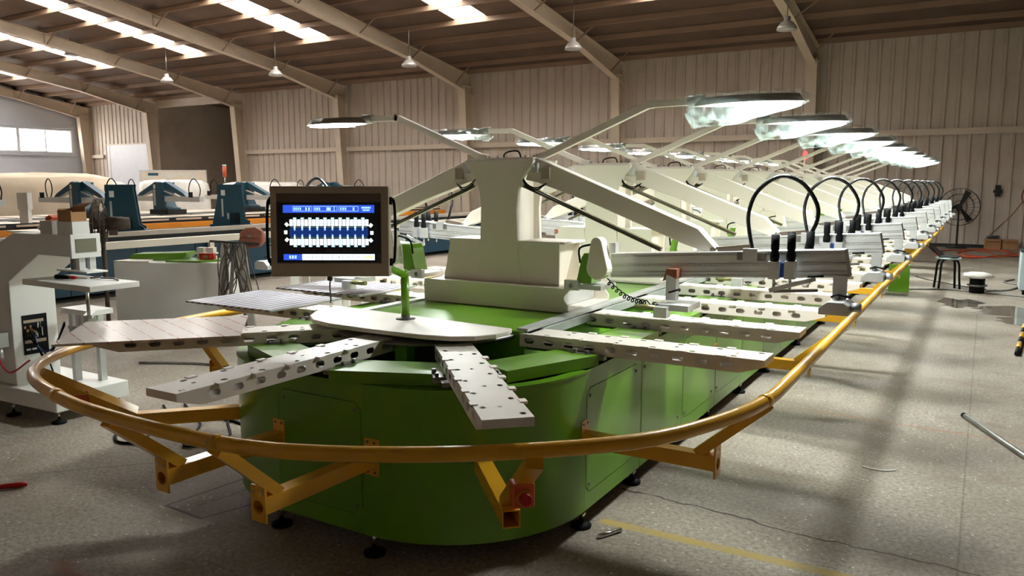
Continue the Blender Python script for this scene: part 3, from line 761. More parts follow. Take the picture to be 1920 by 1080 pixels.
# ================================================================== PRINT HEADS (built for the open-floor side, mirrored for the other)
SL = math.tan(R(3.45))
def zb_(x): return 1.09 + SL*(x-.70)          # underside of the tilted beam
def build_head(t_, mir):
    x0, x1 = .72, 1.905
    pf = [(-.03, 0), (-.14, 0)]
    for h0, h1 in ((.011, .016), (.029, .035), (.060, .064), (.069, .075), (.114, .120)): pf += [(-.14, h0), (-.131, h0), (-.131, h1), (-.14, h1)]
    pf += [(-.14, .13), (-.03, .13)]
    bm = MB(); n = len(pf)
    for e in (0, 1):
        for y, h in pf:
            x = x0 if e == 0 else x1+.022-.027*h/.13
            bm.v.append((x, y, zb_(x)+h))
    bm.f = [tuple(range(n)), tuple(range(2*n-1, n-1, -1))] + [(k, n+k, n+(k+1) % n, (k+1) % n) for k in range(n)]; bm.sm = [False]*(n+2)
    if mir: bm.mirror_x()
    hd = bm.build('print_head', 'alu', t_)
    def B(mb, name, mat, parent=None, bevel=0):
        if mir: mb.mirror_x()
        return mb.build(name, mat, hd, bevel=bevel)
    # diagonal arm
    B(MB().prism([(.20, 1.735), (.16, 1.62), (.24, 1.605), (.575, 1.495), (1.116, 1.285), (1.275, 1.236), (1.295, 1.258), (1.187, 1.37), (.235, 1.745)][::-1], 'y', -.10, -.02), 'diagonal_arm', 'cream', bevel=.004)
    B(MB().cyl((1.272, -.11, 1.262), (1.272, -.01, 1.262), .016, n=12), 'hinge_pin', 'chrome')
    B(MB().bar((1.27, -.06, 1.262), (1.45, -.06, 1.284), .07, .026), 'hinge_link', 'bezel')
    # strut under the arm
    q0, q1 = Vector((.15, -.12, 1.595)), Vector((1.0, -.12, 1.255)); qu = Vector((.371, 0, .928)); qy = Vector((0, 1, 0))
    sm_ = MB().bar(q0+qy*.009, q1+qy*.009, .008, .022)
    for sg in (-1, 1): sm_.bar(q0+qu*.009*sg-qy*.004, q1+qu*.009*sg-qy*.004, .020, .004)
    st = B(sm_, 'lift_strut', 'brass')
    B(MB().cyl(q0-qy*.004, q1-qy*.004, .005, n=8), 'lead_screw', 'steel', st)
    B(MB().cyl((.15, -.145, 1.598), (.15, -.10, 1.598), .02, n=10), 'strut_pivot', 'cream', st)
    # junction box and loose cables at the root
    jb = B(MB().box(.27, .325, -.115, -.10, 1.625, 1.69), 'junction_box', 'housing')
    B(MB().box(.215, .255, -.13, -.105, 1.66, 1.715).cyl((.225, -.135, 1.70), (.225, -.105, 1.70), .012, n=8), 'connector', 'alu')
    for off in (0, .012):
        B(MB().tube(spline([(.14, -.12, 1.66-off), (.19, -.14, 1.60-off), (.25, -.14, 1.575-off), (.31, -.12, 1.60)], 5), .004, 5), 'cable', 'black')
    # pivot and motor group
    B(MB().holed_plate((.5325, -.245, 1.0475), (1, 0, 0), (0, 0, 1), (0, 1, 0), -.0425, .0425, -.0275, .0275, .026, (0, -.003), .014).box(.49, .575, -.2195, -.215, 1.02, 1.075), 'pivot_block', 'alu')
    B(MB().box(.49, .70, -.22, -.02, 1.025, 1.05), 'motor_plate', 'alu')
    B(MB().prism([(.555, 1.06), (.645, 1.06), (.655, 1.225), (.60, 1.225), (.585, 1.20)], 'y', -.225, -.10), 'motor_cover', 'green')
    cv = []
    for k in range(9):
        a = R(180*k/8); cv.append((.705+.034*math.cos(a), 1.285+.034*math.sin(a)))
    for k in range(11):
        a = R(180+180*k/10); cv.append((.71+.062*math.cos(a), 1.155+.062*math.sin(a)))
    B(MB().prism(cv, 'y', -.30, -.23), 'belt_cover', 'cream', bevel=.006)
    B(MB().tube(spline([(.575, -.22, 1.17), (.58, -.24, 1.25), (.65, -.24, 1.275), (.68, -.23, 1.275)], 5), .006, 5), 'motor_cable', 'black')
    B(MB().box(.755, .79, -.24, -.20, 1.235, 1.29), 'sensor', 'alu')
    # extruded beam
    beam = hd
    sc = MB(); x = x0+.08
    while x < x1-.1:
        sc.box(x, x+.018, -.1412, -.139, zb_(x)+.0648, zb_(x)+.0682); x += .03
    B(sc, 'scale_marks', 'white', beam)['kind'] = 'stuff'
    # hose clamp with hose
    xc_ = 1.47
    B(MB().box(xc_-.035, xc_+.035, -.155, -.13, zb_(xc_)+.075, zb_(xc_)+.145), 'hose_clamp', 'alu')
    B(MB().box(xc_-.065, xc_+.075, -.146, -.139, zb_(xc_)+.085, zb_(xc_)+.125), 'clamp_rail', 'steel')
    hp = [(1.462, -.06, 1.255), (1.435, -.045, 1.36), (1.425, -.03, 1.45), (1.455, -.02, 1.55), (1.53, -.01, 1.62), (1.60, 0, 1.635), (1.68, .01, 1.595), (1.742, .02, 1.50), (1.745, .03, 1.42), (1.715, .03, 1.34), (1.695, .03, 1.25)]
    B(MB().tube(spline(hp, 4), .0105, 8), 'air_hose', 'hose')
    # squeegee cylinders, two in front and two behind the beam
    for i, (x, y) in enumerate(((1.60, -.20), (1.675, -.20), (1.63, .02), (1.72, .02))):
        zc = zb_(x)
        cy = B(MB().box(x-.024, x+.024, y-.028, y+.028, zc+.0, zc+.085), 'squeegee_cylinder', 'alu')
        B(MB().lathe([(.021, 0), (.023, .03), (.017, .05), (.020, .06), (.020, .128), (.001, .13)], (x, y, zc+.085), 12), 'adjuster_knob', 'black', cy)
        B(MB().cyl((x, y, zc-.05), (x, y, zc+.01), .007, n=8), 'piston_rod', 'chrome', cy)
    B(MB().box(1.622, 1.652, -.185, -.17, zb_(1.64)+.005, zb_(1.64)+.075), 'blue_airline', 'blue_hose')
    B(MB().bar((1.585, -.22, zb_(1.6)-.055), (1.79, -.20, zb_(1.8)+.0), .03, .02), 'flood_bar', 'alu')
    B(MB().bar((1.60, -.20, zb_(1.6)-.06), (1.80, -.18, zb_(1.6)-.045), .014, .014), 'squeegee_link', 'steel')
    B(MB().cyl((1.76, -.23, zb_(1.8)+.012), (1.83, -.23, zb_(1.8)+.018), .006, n=8), 'lever', 'black')
    # outer frame clamp with roller and lever
    B(MB().box(1.86, 1.92, -.15, -.12, 1.05, zb_(1.89)+.01), 'outer_leg', 'alu')
    cb = B(MB().prism([(1.82, 1.0), (1.95, 1.0), (1.95, 1.045), (1.925, 1.06), (1.86, 1.06), (1.82, 1.03)], 'y', -.27, -.09), 'outer_clamp', 'alu', bevel=.003)
    B(MB().cyl((1.95, -.18, 1.03), (1.992, -.18, 1.03), .021, n=14), 'roller', 'alu', cb)
    B(MB().tube([(1.862, -.20, 1.075), (1.89, -.20, 1.088), (1.945, -.18, 1.075)], .005, 6), 'lever', 'black', cb)
    B(MB().cyl((1.885, -.18, 1.06), (1.885, -.18, 1.082), .014, n=8), 'bolt', 'steel', cb)
    # inner frame clamp
    ic = B(MB().box(1.055, 1.11, -.19, -.145, 1.0, zb_(1.08)+.025), 'inner_clamp', 'alu')
    B(MB().prism([(1.06, zb_(1.08)+.02), (1.04, zb_(1.08)-.015), (1.06, zb_(1.08)+.05), (1.115, zb_(1.08)+.05), (1.115, zb_(1.08)+.0)], 'y', -.20, -.14), 'clamp_jaw', 'rust', ic)
    B(MB().tube([(1.075, -.20, 1.04), (1.13, -.21, 1.06)], .005, 6), 'lever', 'black', ic)
    B(MB().box(1.02, 1.20, -.26, -.06, .955, .985).box(1.03, 1.10, -.30, -.24, .92, .975), 'frame_holder', 'alu', ic)
    B(MB().cyl((.92, -.27, .965), (1.03, -.27, .965), .014, n=10), 'air_cylinder', 'brass', ic)
    return hd

def build_lamp(t_, mir, kind):
    def B(mb, name, mat, bevel=0, parent=t_):
        if mir: mb.mirror_x()
        return mb.build(name, mat, parent, bevel=bevel)
    p = [(.17, .02, 1.752), (.23, .02, 1.765), (.865, .02, 2.022), (1.15, .02, 2.026)]
    pole = MB()
    for a, b_ in zip(p[:-1], p[1:]): pole.bar(a, b_, .036, .036)
    pole.bar((.86, .02, 2.0205), (.885, .02, 2.0225), .036, .040)
    B(pole, 'lamp_pole', 'cream')
    ol = [(0, .035), (.06, .055), (.12, .10), (.22, .125), (.32, .125), (.43, .10), (.50, .065), (.54, .02)]
    poly = [(1.12+u, .02-v) for u, v in ol] + [(1.12+u, .02+v) for u, v in reversed(ol)]
    sh = MB()
    n = len(poly); c = (1.40, .02)
    lo = [(x, y, 1.998) for x, y in poly]; up = [(c[0]+(x-c[0])*.9, c[1]+(y-c[1])*.72, 2.038) for x, y in poly]
    sh.add(lo+up, [(i, (i+1) % n, n+(i+1) % n, n+i) for i in range(n)] + [tuple(range(n, 2*n))[::1]], True)
    B(sh, 'lamp_shell', 'lampshell')
    ln = [(1.28+(x-1.28)*.94 if x > 1.36 else 1.335, .02+(y-.02)*.86) for x, y in poly if x > 1.3]
    B(MB().prism(ln, 'z', 1.989, 1.997), 'led_lens', 'lens')
    B(MB().cyl((1.08, .02, 2.025), (1.16, .02, 2.025), .030, n=14), 'collar', 'lampshell')
    if kind:
        rnd = random.Random(kind*13)
        rows = []
        nx, na = 13, 14
        for i in range(nx):
            u = i/(nx-1); x = 1.06+.625*u
            if kind == 2: hw = .06+.11*math.sin(math.pi*min(1, u*1.15)**.7) if u < .9 else .05; dn = .10*(1-u)**.8+.012; up_ = .035
            else: hw = .045+.105*math.sin(math.pi*min(1, u*1.1)**.8); dn = .045*(1-u)+.010; up_ = .03
            if i == 0: hw, dn, up_ = .04, .03, .03
            if i == nx-1: hw, dn, up_ = .012, .006, .008
            row = []
            for k in range(na):
                a = 2*math.pi*k/na; j = 1+rnd.uniform(-.10, .10)
                zz = math.sin(a)
                row.append((x+rnd.uniform(-.008, .008), .02+hw*1.15*math.cos(a)*j, 2.013+(up_*zz*1.3 if zz > 0 else (dn+.012)*zz*1.2)*j+.004))
            rows.append(row)
        mb = MB(); mb.v = [p_ for r_ in rows for p_ in r_]
        for i in range(nx-1):
            for k in range(na):
                q = (k+1) % na; mb.f.append((i*na+k, i*na+q, (i+1)*na+q, (i+1)*na+k)); mb.sm.append(False)
        B(mb, 'plastic_wrap', 'film')

heads = [build_head(tw0, False), build_head(tw0, True)]
lampm = {}
for key, (mir, kind) in {'r': (0, 2), 'l0': (1, 0), 'l': (1, 1)}.items():
    l = thing('work_lamp', '', 'lamp', (XC, STN[0], 0)); build_lamp(l, mir, kind); lampm[key] = l
for i, y in enumerate(STN):
    pos = '%s from the control screen' % ORD[i]
    t_ = tw0 if i == 0 else copy_tree(tw0)
    t_.location = (XC, y, 0); tag(t_, 'cream print tower with two hose-topped aluminium heads on the deck, '+pos, 'print tower', 'print towers along the deck')
    key = 'r'; l = lampm['r'] if i == 0 else copy_tree(lampm['r'])
    l.location = (XC, y, 0); tag(l, 'lit lamp bagged in clear film on bent arm, open-floor side, '+pos, 'lamp', 'lit lamps on the towers')
    if i == 0: l = lampm['l0']
    else: l = lampm['l'] if i == 1 else copy_tree(lampm['l'])
    l.location = (XC, y, 0)
    tag(l, ('lit lamp without a bag on bent arm, blue-machine side, ' if i == 0 else 'lit film-wrapped lamp on bent arm, blue-machine side, ')+pos, 'lamp', 'lit lamps on the towers')
def coil():
    cp = []
    for k in range(100):
        s = k/99; a = s*2*math.pi*10
        cp.append((.745+.225*s+.012*math.sin(a), -.24, 1.085-.10*s-.03*math.sin(math.pi*s)+.012*math.cos(a)))
    cp += [(1.0, -.25, .972), (1.04, -.26, .985)]
    MB().tube(cp, .0035, 5).build('coiled_cable', 'black', heads[0])
coil()
bk = thing('warning_beacon', 'small glowing red warning beacon on a thin pole among the lit lamps', 'beacon', (-2.43, 12.86, 1.753))
MB().cyl((0, 0, 0), (0, 0, .22), .012, n=8).build('pole', 'cream', bk)
MB().lathe([(.03, .22), (.035, .24), (.035, .31), (.02, .34), (.001, .345)], n=14).build('red_lens', 'redglow', bk)

# ================================================================== CONTROL CONSOLE
def build_console():
    t_ = thing('control_console', 'touch-screen control console on a bent green pole at the rounded end', 'control console', (-2.50, 3.12, .916))
    pb = Vector((-2.50, 3.12, .916))
    pole = MB().cyl((0, 0, 0), (0, 0, .235), .021, n=18).build('pole', 'green', t_)
    MB().lathe([(.05, -.001), (.05, .003), (.024, .004), (.022, .02)], n=20).build('pole_collar', 'steel', t_)
    yaw = R(30.885)
    rt = Vector((math.cos(yaw), math.sin(yaw), 0)); fw = Vector((-math.sin(yaw), math.cos(yaw), 0)); up = Vector((0, 0, 1))
    # screen centre from its pixel direction at the depth of the pole top
    dep = 3.72
    cu, cv_ = (618-960)/F_PX, (540-434)/F_PX
    pt = R(7.569); cf = fw*math.cos(pt)-up*math.sin(pt); cup = fw*math.sin(pt)+up*math.cos(pt)
    ctr = Vector((0, 0, CAM_H)) + (cf + rt*cu + cup*cv_)*dep
    Wd, Hd = 222/F_PX*dep, 169/F_PX*dep
    tl = R(4.0)                                    # leaning slightly back
    nz = (-fw*math.cos(tl)+up*math.sin(tl)); uy = (up*math.cos(tl)+fw*math.sin(tl))
    Mx = Matrix.Identity(4)
    for i in range(3): Mx[i][0], Mx[i][1], Mx[i][2], Mx[i][3] = rt[i], uy[i], nz[i], (ctr-pb)[i]
    el = Mx @ Vector((.20, -.14, -.09))
    MB().cyl((0, 0, .225), el, .021, .018, n=16).build('elbow', 'green', t_)
    MB().ball((0, 0, .232), .0215, 8).build('elbow_joint', 'green', t_)
    def S(mb, name, mat, parent=t_, bevel=0): return mb.xf(Mx).build(name, mat, parent, bevel=bevel)
    w2, h2 = Wd/2, Hd/2
    hs = S(MB().box(-w2, w2, -h2, h2, -.075, 0), 'housing', 'housing', bevel=.004)
    fr = .046
    bw0, bw1, bh0, bh1 = -w2+.030, w2-.036, -h2+.062, h2-.034
    S(MB().box(bw0, bw1, bh0, bh1, .0, .0015), 'bezel', 'bezel')
    gx0, gx1, gy0, gy1 = bw0+.002, bw1-.002, bh0+.006, bh1-.042
    ds = S(MB().box(gx0, gx1, gy0, gy1, .0015, .003), 'display', 'lcd_dark')
    GW, GH = gx1-gx0, gy1-gy0
    Z0 = .0031
    ly = [0]
    def q(mb, a, b_, c, d, z=None):                # rectangle in display fractions, y down
        zz = Z0 if z is None else z
        x0, x1 = gx0+GW*a, gx0+GW*c; y0, y1 = gy1-GH*b_, gy1-GH*d
        mb.add([(x0, y1, zz), (x1, y1, zz), (x1, y0, zz), (x0, y0, zz)], [(0, 1, 2, 3)])
    m = MB(); q(m, .06, .045, .94, .175); S(m, 'header_bar', 'ui_blue', ds)
    m = MB(); q(m, .06, .865, .24, .965); S(m, 'mode_badge', 'ui_blue', ds)
    m = MB(); q(m, .24, .865, .94, .965); S(m, 'button_row', 'ui_white', ds)
    Z1 = Z0+.0004
    m = MB()
    for a, b_, c, d in ((.155, .065, .338, .15), (.353, .065, .585, .15), (.597, .065, .787, .15)):
        q(m, a, b_, c, b_+.008, Z1); q(m, a, d-.008, c, d, Z1); q(m, a, b_, a+.004, d, Z1); q(m, c-.004, b_, c, d, Z1)
    S(m, 'field_frames', 'ui_line', ds)['kind'] = 'stuff'
    def glyph(m, x, y, wd, h, rnd):                # small blocky character, too fine to read
        q(m, x, y, x+wd, y+h*.22, Z1); q(m, x, y+h*.44, x+wd, y+h*.6, Z1); q(m, x, y+h*.82, x+wd, y+h, Z1)
        q(m, x+wd*(.4 if rnd.random() < .5 else .1), y, x+wd*(.6 if rnd.random() < .5 else .3), y+h, Z1)
    rnd = random.Random(5)
    m = MB()
    for k in range(4): glyph(m, .165+k*.019, .088, .014, .042, rnd)
    for k in range(3): glyph(m, .365+k*.02, .088, .015, .042, rnd)
    for k in range(3): glyph(m, .612+k*.022, .088, .016, .042, rnd)
    for x in (.278, .306): q(m, x, .085, x+.012, .135, Z1)
    for x in (.482, .496, .510): q(m, x, .085, x+.010, .135, Z1)
    q(m, .735, .085, .748, .135, Z1); q(m, .553, .07, .557, .148, Z1)
    for k in range(7): q(m, .818+k*.013, .075, .826+k*.013, .105, Z1)
    for k in range(5): q(m, .83+k*.014, .118, .838+k*.014, .145, Z1)
    for k in range(3): glyph(m, .115+k*.026, .89, .019, .05, rnd)
    S(m, 'screen_lettering', 'ui_cyan', ds)['kind'] = 'stuff'
    m = MB()
    for k in range(6):
        for j in range(2): glyph(m, .272+k*.0985+j*.022, .898, .014, .035, rnd)
    for k in range(1, 7): q(m, .235+k*.0985, .872, .240+k*.0985, .958, Z1)
    S(m, 'button_lettering', 'ui_grey', ds)['kind'] = 'stuff'
    m = MB(); q(m, .845, .905, .922, .935, Z1); S(m, 'yellow_button', 'ui_yellow', ds)
    m = MB(); q(m, .12, .43, .88, .57); S(m, 'deck_icon', 'ui_navy', ds)
    m = MB()
    for yy in (.415, .585): q(m, .13, yy-.004, .87, yy+.004, Z0+.0002)
    S(m, 'chain_icon', 'ui_grey', ds)['kind'] = 'stuff'
    m = MB()
    for k in range(21):
        x = .122+k*.0365
        q(m, x, .285, x+.031, .395, Z1); q(m, x, .61, x+.031, .715, Z1)
    for cx_, cy_, a in ((.095, .37, 40), (.085, .5, 0), (.095, .625, -40), (.905, .385, -40), (.915, .51, 0), (.905, .635, 40)):
        ca, sa = math.cos(R(a)), math.sin(R(a)); pts = []
        for du, dv in ((-1, -1), (1, -1), (1, 1), (-1, 1)):
            x, y = du*.0075, dv*.0085; pts.append((gx0+GW*cx_+x*ca-y*sa, gy1-GH*cy_+x*sa+y*ca, Z1))
        m.add(pts, [(0, 1, 2, 3)])
    S(m, 'pallet_icons', 'ui_white', ds)['kind'] = 'stuff'
    Z1b = Z1; m = MB(); m2 = MB()
    for k in range(10):
        x = .163+k*.073
        for a, b_ in ((.262, .45), (.55, .74)): q(m, x, a, x+.016, b_, Z1+.0003)
        q(m, x-.006, .255, x+.026, .275, Z1+.0003); q(m, x-.004, .725, x+.03, .745, Z1+.0003)
        q(m2, x+.001, .43, x+.015, .47, Z1+.0006); q(m2, x+.001, .535, x+.015, .57, Z1+.0006)
    S(m, 'head_icons', 'ui_cyan', ds)['kind'] = 'stuff'; S(m2, 'head_marks', 'ui_line', ds)['kind'] = 'stuff'
    for s in (-1, 1):
        pts = [(s*(w2-.002), h2-.062, -.035), (s*(w2+.018), h2-.066, -.035), (s*(w2+.024), h2-.12, -.035), (s*(w2+.026), 0, -.035), (s*(w2+.024), -h2+.13, -.035), (s*(w2+.018), -h2+.07, -.035), (s*(w2-.002), -h2+.066, -.035)]
        S(MB().tube(spline(pts, 4), .007, 8), 'side_handle', 'black')
        for z0_, z1_ in ((h2-.085, h2-.05), (-h2+.05, -h2+.085)): S(MB().box(s*w2-.012, s*w2+.012, z0_, z1_, -.05, -.02), 'handle_mount', 'black')
    S(MB().box(-.02, .0, -h2-.022, -h2, -.05, -.025), 'plug_socket', 'dark')
    S(MB().tube(spline([(-.01, -h2-.02, -.04), (-.012, -h2-.06, -.04), (-.008, -h2-.1, -.04), (-.01, -h2-.13, -.04)], 4), .0035, 6), 'cable', 'steel')
    return t_
build_console()

# ================================================================== WHITE BENCH PRESS (far left foreground)
def build_press():
    t_ = thing('bench_press_machine', 'white C-frame bench press with side screen and small worktable behind the guard rail', 'press machine', (-5.5, 2.95, 0))
    o = WL[t_.name]
    def B(mb, name, mat, parent=t_, bevel=0): return mb.build(name, mat, parent, world=True, bevel=bevel)
    B(MB().prism([(-6.5, 2.74), (-5.20, 2.80), (-5.20, 3.32), (-6.5, 3.32)], 'z', .085, .20), 'base', 'white', bevel=.006)
    B(MB().prism([(-6.45, .20), (-5.71, .20), (-5.71, .93), (-5.30, 1.14), (-5.30, 1.272), (-5.60, 1.272), (-6.45, .95)], 'y', 2.82, 3.13), 'c_frame', 'white', bevel=.005)
    hd = B(MB().box(-5.305, -4.915, 2.812, 2.985, 1.138, 1.275), 'head_box', 'white', bevel=.004)
    B(MB().box(-4.918, -4.90, 2.805, 3.0, 1.130, 1.282), 'head_face', 'white', hd, bevel=.003)
    B(MB().box(-4.902, -4.897, 2.835, 2.97, 1.165, 1.252), 'small_display', 'lcd_off', hd)
    B(MB().box(-5.30, -5.16, 2.84, 2.95, 1.275, 1.36), 'valve_box', 'white', hd)
    B(MB().box(-5.10, -4.93, 2.84, 2.95, 1.275, 1.36), 'valve_box', 'white', hd)
    for x, y in ((-5.02, 2.93), (-4.95, 2.96), (-4.95, 2.89)):
        B(MB().box(x-.018, x+.018, y-.02, y+.02, 1.05, 1.138), 'guide_block', 'alu', hd)
    B(MB().cyl((-5.08, 2.92, 1.04), (-5.08, 2.92, 1.14), .02, n=12), 'ram', 'steel', hd)
    B(MB().box(-5.18, -4.84, 2.86, 3.0, 1.035, 1.045), 'upper_platen', 'white', hd)
    B(MB().box(-5.2, -4.47, 2.65, 2.97, .965, 1.0), 'worktable', 'white', bevel=.003)
    B(MB().cyl((-4.97, 2.93, .735), (-4.97, 2.93, .966), .011, n=10), 'table_post', 'chrome')
    B(MB().bar((-4.97, 2.92, .735), (-5.30, 3.16, .72), .05, .025), 'post_arm', 'alu')
    B(MB().box(-5.53, -5.20, 3.06, 3.24, .70, .735), 'lower_platen', 'white')
    for x in (-5.44, -5.38, -5.32): B(MB().box(x-.02, x+.02, 3.12, 3.18, .60, .70), 'lower_guide', 'alu')
    for x, y in ((-5.52, 3.14), (-5.36, 3.23)):
        B(MB().box(x-.022, x+.022, y-.022, y+.022, .20, .70), 'profile_leg', 'alu')
    B(MB().box(-5.545, -5.335, 3.11, 3.25, .575, .60), 'leg_shelf', 'alu')
    # poster on the column face towards the green machine
    PX = -5.71
    ps = B(MB().box(PX, PX+.004, 2.885, 3.055, .405, .685), 'poster', 'black')
    B(MB().box(PX+.004, PX+.006, 2.893, 3.03, .63, .65), 'poster_band', 'housing', ps)
    B(MB().box(PX+.004, PX+.006, 2.893, 3.04, .485, .508), 'poster_band', 'housing', ps)
    rnd = random.Random(3); m = MB(); m2 = MB()
    for k in range(12):
        y = 2.895+rnd.random()*.06; z = .515+rnd.random()*.09; m.box(PX+.004, PX+.006, y, y+.012, z, z+.018)
    for k in range(8):
        y = 2.962+rnd.random()*.06; z = .52+rnd.random()*.08; m2.box(PX+.004, PX+.006, y, y+.006, z, z+.03)
    m2.box(PX+.004, PX+.006, 2.90, 2.93, .435, .447).box(PX+.004, PX+.006, 2.94, 2.97, .435, .447)
    for mm, mt in ((m, 'cardboard'), (m2, 'paper')): B(mm, 'poster_print', mt, ps)['kind'] = 'stuff'
    rg = B(MB().box(-5.80, -5.73, 2.72, 2.80, .48, .58).cyl((-5.77, 2.76, .38), (-5.77, 2.76, .48), .02, n=10).cyl((-5.83, 2.72, .54), (-5.73, 2.72, .54), .018, n=10), 'air_regulator', 'alu')
    B(MB().tube(spline([(-5.75, 2.72, .50), (-5.66, 2.70, .41), (-5.56, 2.68, .365), (-5.46, 2.68, .36), (-5.36, 2.74, .44)], 6), .006, 6), 'red_hose', 'red_hose', rg)
    for k in range(3):
        B(MB().tube(spline([(-5.69, 2.92+.02*k, .60-.03*k), (-5.60, 2.92, .48), (-5.52, 2.93, .38+.03*k), (-5.47, 2.98, .50), (-5.42, 3.02, .63+.01*k)], 5), .006, 6), 'control_cable', 'black' if k < 2 else 'blue_hose')
    B(MB().tube(spline([(-5.70, 2.895, .58), (-5.64, 2.92, .50), (-5.56, 2.95, .42), (-5.5, 2.96, .30)], 5), .006, 6), 'control_cable', 'black')
    for x, y in ((-5.70, 2.78), (-5.25, 2.84), (-5.25, 3.27), (-6.35, 2.8), (-6.35, 3.25)):
        f = B(MB().lathe([(.045, 0), (.048, .012), (.02, .022), (.012, .03)], (x, y, 0), 16), 'levelling_foot', 'black')
        B(MB().cyl((x, y, .03), (x, y, .086), .009, n=8), 'foot_screw', 'chrome', f)
    return t_
build_press()
sd_ = thing('screwdriver', 'screwdriver with dark handle lying on the press worktable', 'screwdriver', (-4.95, 2.76, 1.0))
MB().cyl((-.06, 0, .016), (.05, .02, .016), .015, .012, n=10).build('handle', 'black', sd_)
MB().cyl((.05, .02, .016), (.10, .03, .016), .010, n=8).build('grip', 'red', sd_)
MB().cyl((.10, .03, .016), (.19, .046, .014), .004, n=6).build('shank', 'chrome', sd_)
tag(MB().tube(spline([(-4.84, 2.88, 1.006), (-4.78, 2.92, 1.012), (-4.72, 2.88, 1.014), (-4.66, 2.92, 1.01), (-4.58, 2.90, 1.006)], 4), .006, 6).build('cable_offcut', 'steel', origin=(-4.72, 2.9, 1.0)), 'short dark cable offcut curled on the press worktable', 'cable')
bx = thing('open_carton', 'small open brown carton standing on the head of the white press', 'carton', (-5.02, 2.895, 1.3605))
MB().box(-.075, .075, -.05, .05, 0, .006).box(-.075, .075, -.05, -.045, .006, .07).box(-.075, .075, .045, .05, .006, .09).box(-.075, -.07, -.045, .045, .006, .08).box(.07, .075, -.045, .045, .006, .06).build('carton_body', 'cardboard', bx)
MB().add([(-.075, .05, .09), (.075, .05, .09), (.09, .09, .12), (-.06, .09, .11)], [(0, 1, 2, 3)]).build('flap', 'cardboard', bx)
tag(MB().prism([(-.06, 0), (.0, .0), (.03, .02), (-.01, .035), (-.05, .02)], 'y', -.03, .03).build('orange_rag', 'orange', origin=None), 'orange scrap lying beside the carton on the white press', 'rag')
bpy.data.objects['orange_rag'].location = (-5.22, 2.895, 1.361)
for y in (2.9,): pass
tag(MB().ball((0, 0, .03), .06, 8, .5).build('crumpled_bag', 'bag', origin=None), 'crumpled whitish bag on top of the white press frame', 'bag')
bpy.data.objects['crumpled_bag'].location = (-5.47, 2.98, 1.274)

# industrial fan behind the press
def pedestal_fan(name, label, loc, zc, rad, face, mat, tilt=0.0, nbl=3):
    t_ = thing(name, label, 'fan', loc, face)
    MB().lathe([(.24, 0), (.24, .02), (.06, .05), (.03, .07)], n=20).build('base', mat, t_)
    MB().cyl((0, 0, .05), (0, 0, zc-.06), .022, n=12).build('pole', mat, t_)
    MB().cyl((0, .05, zc), (0, .26, zc), .075, .06, n=16).build('motor', mat, t_)
    MB().box(-.03, .03, .06, .14, zc-.12, zc-.04).build('yoke', mat, t_)
    cg = MB()
    for r_, y in ((rad, .0), (rad, -.06), (rad*.7, -.09), (rad*.35, -.1), (rad*.7, .03)):
        cg.tube([(r_*math.cos(2*math.pi*k/36), y, zc+r_*math.sin(2*math.pi*k/36)) for k in range(36)], .006, 5, closed=True)
    for k in range(24):
        a = 2*math.pi*k/24; c, s = math.cos(a), math.sin(a)
        cg.tube([(rad*.1*c, -.105, zc+rad*.1*s), (rad*.7*c, -.09, zc+rad*.7*s), (rad*c, -.06, zc+rad*s), (rad*c, 0, zc+rad*s), (rad*.7*c, .03, zc+rad*.7*s), (.07*c, .05, zc+.07*s)], .0025, 3)
    cg.build('cage', mat, t_)
    MB().cyl((0, -.09, zc), (0, .05, zc), .06, n=14).build('hub', mat, t_)
    for k in range(nbl):
        a = 2*math.pi*k/nbl+.95; b = MB()
        b.add([(.05, -.02, -.03), (rad*.9, -.05, -.075), (rad*.93, -.01, .07), (.05, .02, .03), (.05, -.014, -.03), (rad*.9, -.044, -.075), (rad*.93, -.004, .07), (.05, .026, .03)],
              [(0, 1, 2, 3), (7, 6, 5, 4), (0, 4, 5, 1), (1, 5, 6, 2), (2, 6, 7, 3), (3, 7, 4, 0)])
        b.xf(Matrix.Translation((0, -.03, zc)) @ Matrix.Rotation(a, 4, 'Y')).build('blade', mat, t_)
    return t_
pedestal_fan('pedestal_fan', 'grimy rusty pedestal fan seen edge-on behind the white press', (-7.79, 4.80, 0), 1.19, .25, R(-38), 'fan_dirty')
pedestal_fan('pedestal_fan', 'dark pedestal fan with round wire cage in front of the back wall', (-.55, 22.6, 0), 1.02, .46, R(12), 'dark')

# white sheet-metal crate with green parts
cr = thing('sheet_metal_crate', 'large white sheet-metal cabinet lying behind the striped boards with parts on top', 'cabinet', (-7.85, 5.7, 0), R(29))
MB().box(-.60, .60, -.26, .34, 0, .73).build('cabinet_shell', 'white', cr, bevel=.006)
MB().box(-.60, .60, -.265, -.258, .02, .03).build('bottom_lip', 'steel', cr)
def on_crate(x, y, z): 
    a = R(29); return (-7.85+x*math.cos(a)-y*math.sin(a), 5.7+x*math.sin(a)+y*math.cos(a), z)
def small(name, mb, mat, pos, rz, label, cat, group=None):
    o = mb.build(name, mat); o.location = pos; o.rotation_euler[2] = rz; tag(o, label, cat, group); return o
small('green_tray', MB().prism([(-.32, 0), (.30, 0), (.36, .06), (.36, .09), (.30, .085), (-.26, .07)], 'y', -.13, .13), 'green', on_crate(-.26, .14, .731), R(29), 'long bright green metal trough lying on the white cabinet', 'metal part')
small('green_plate', MB().prism([(-.3, -.16), (.12, -.20), (.36, .0), (.36, .14), (-.1, .12)], 'z', 0, .018), 'green', on_crate(.26, -.04, .731), R(29), 'flat bright green plate overhanging the cabinet beside the red box', 'metal plate')
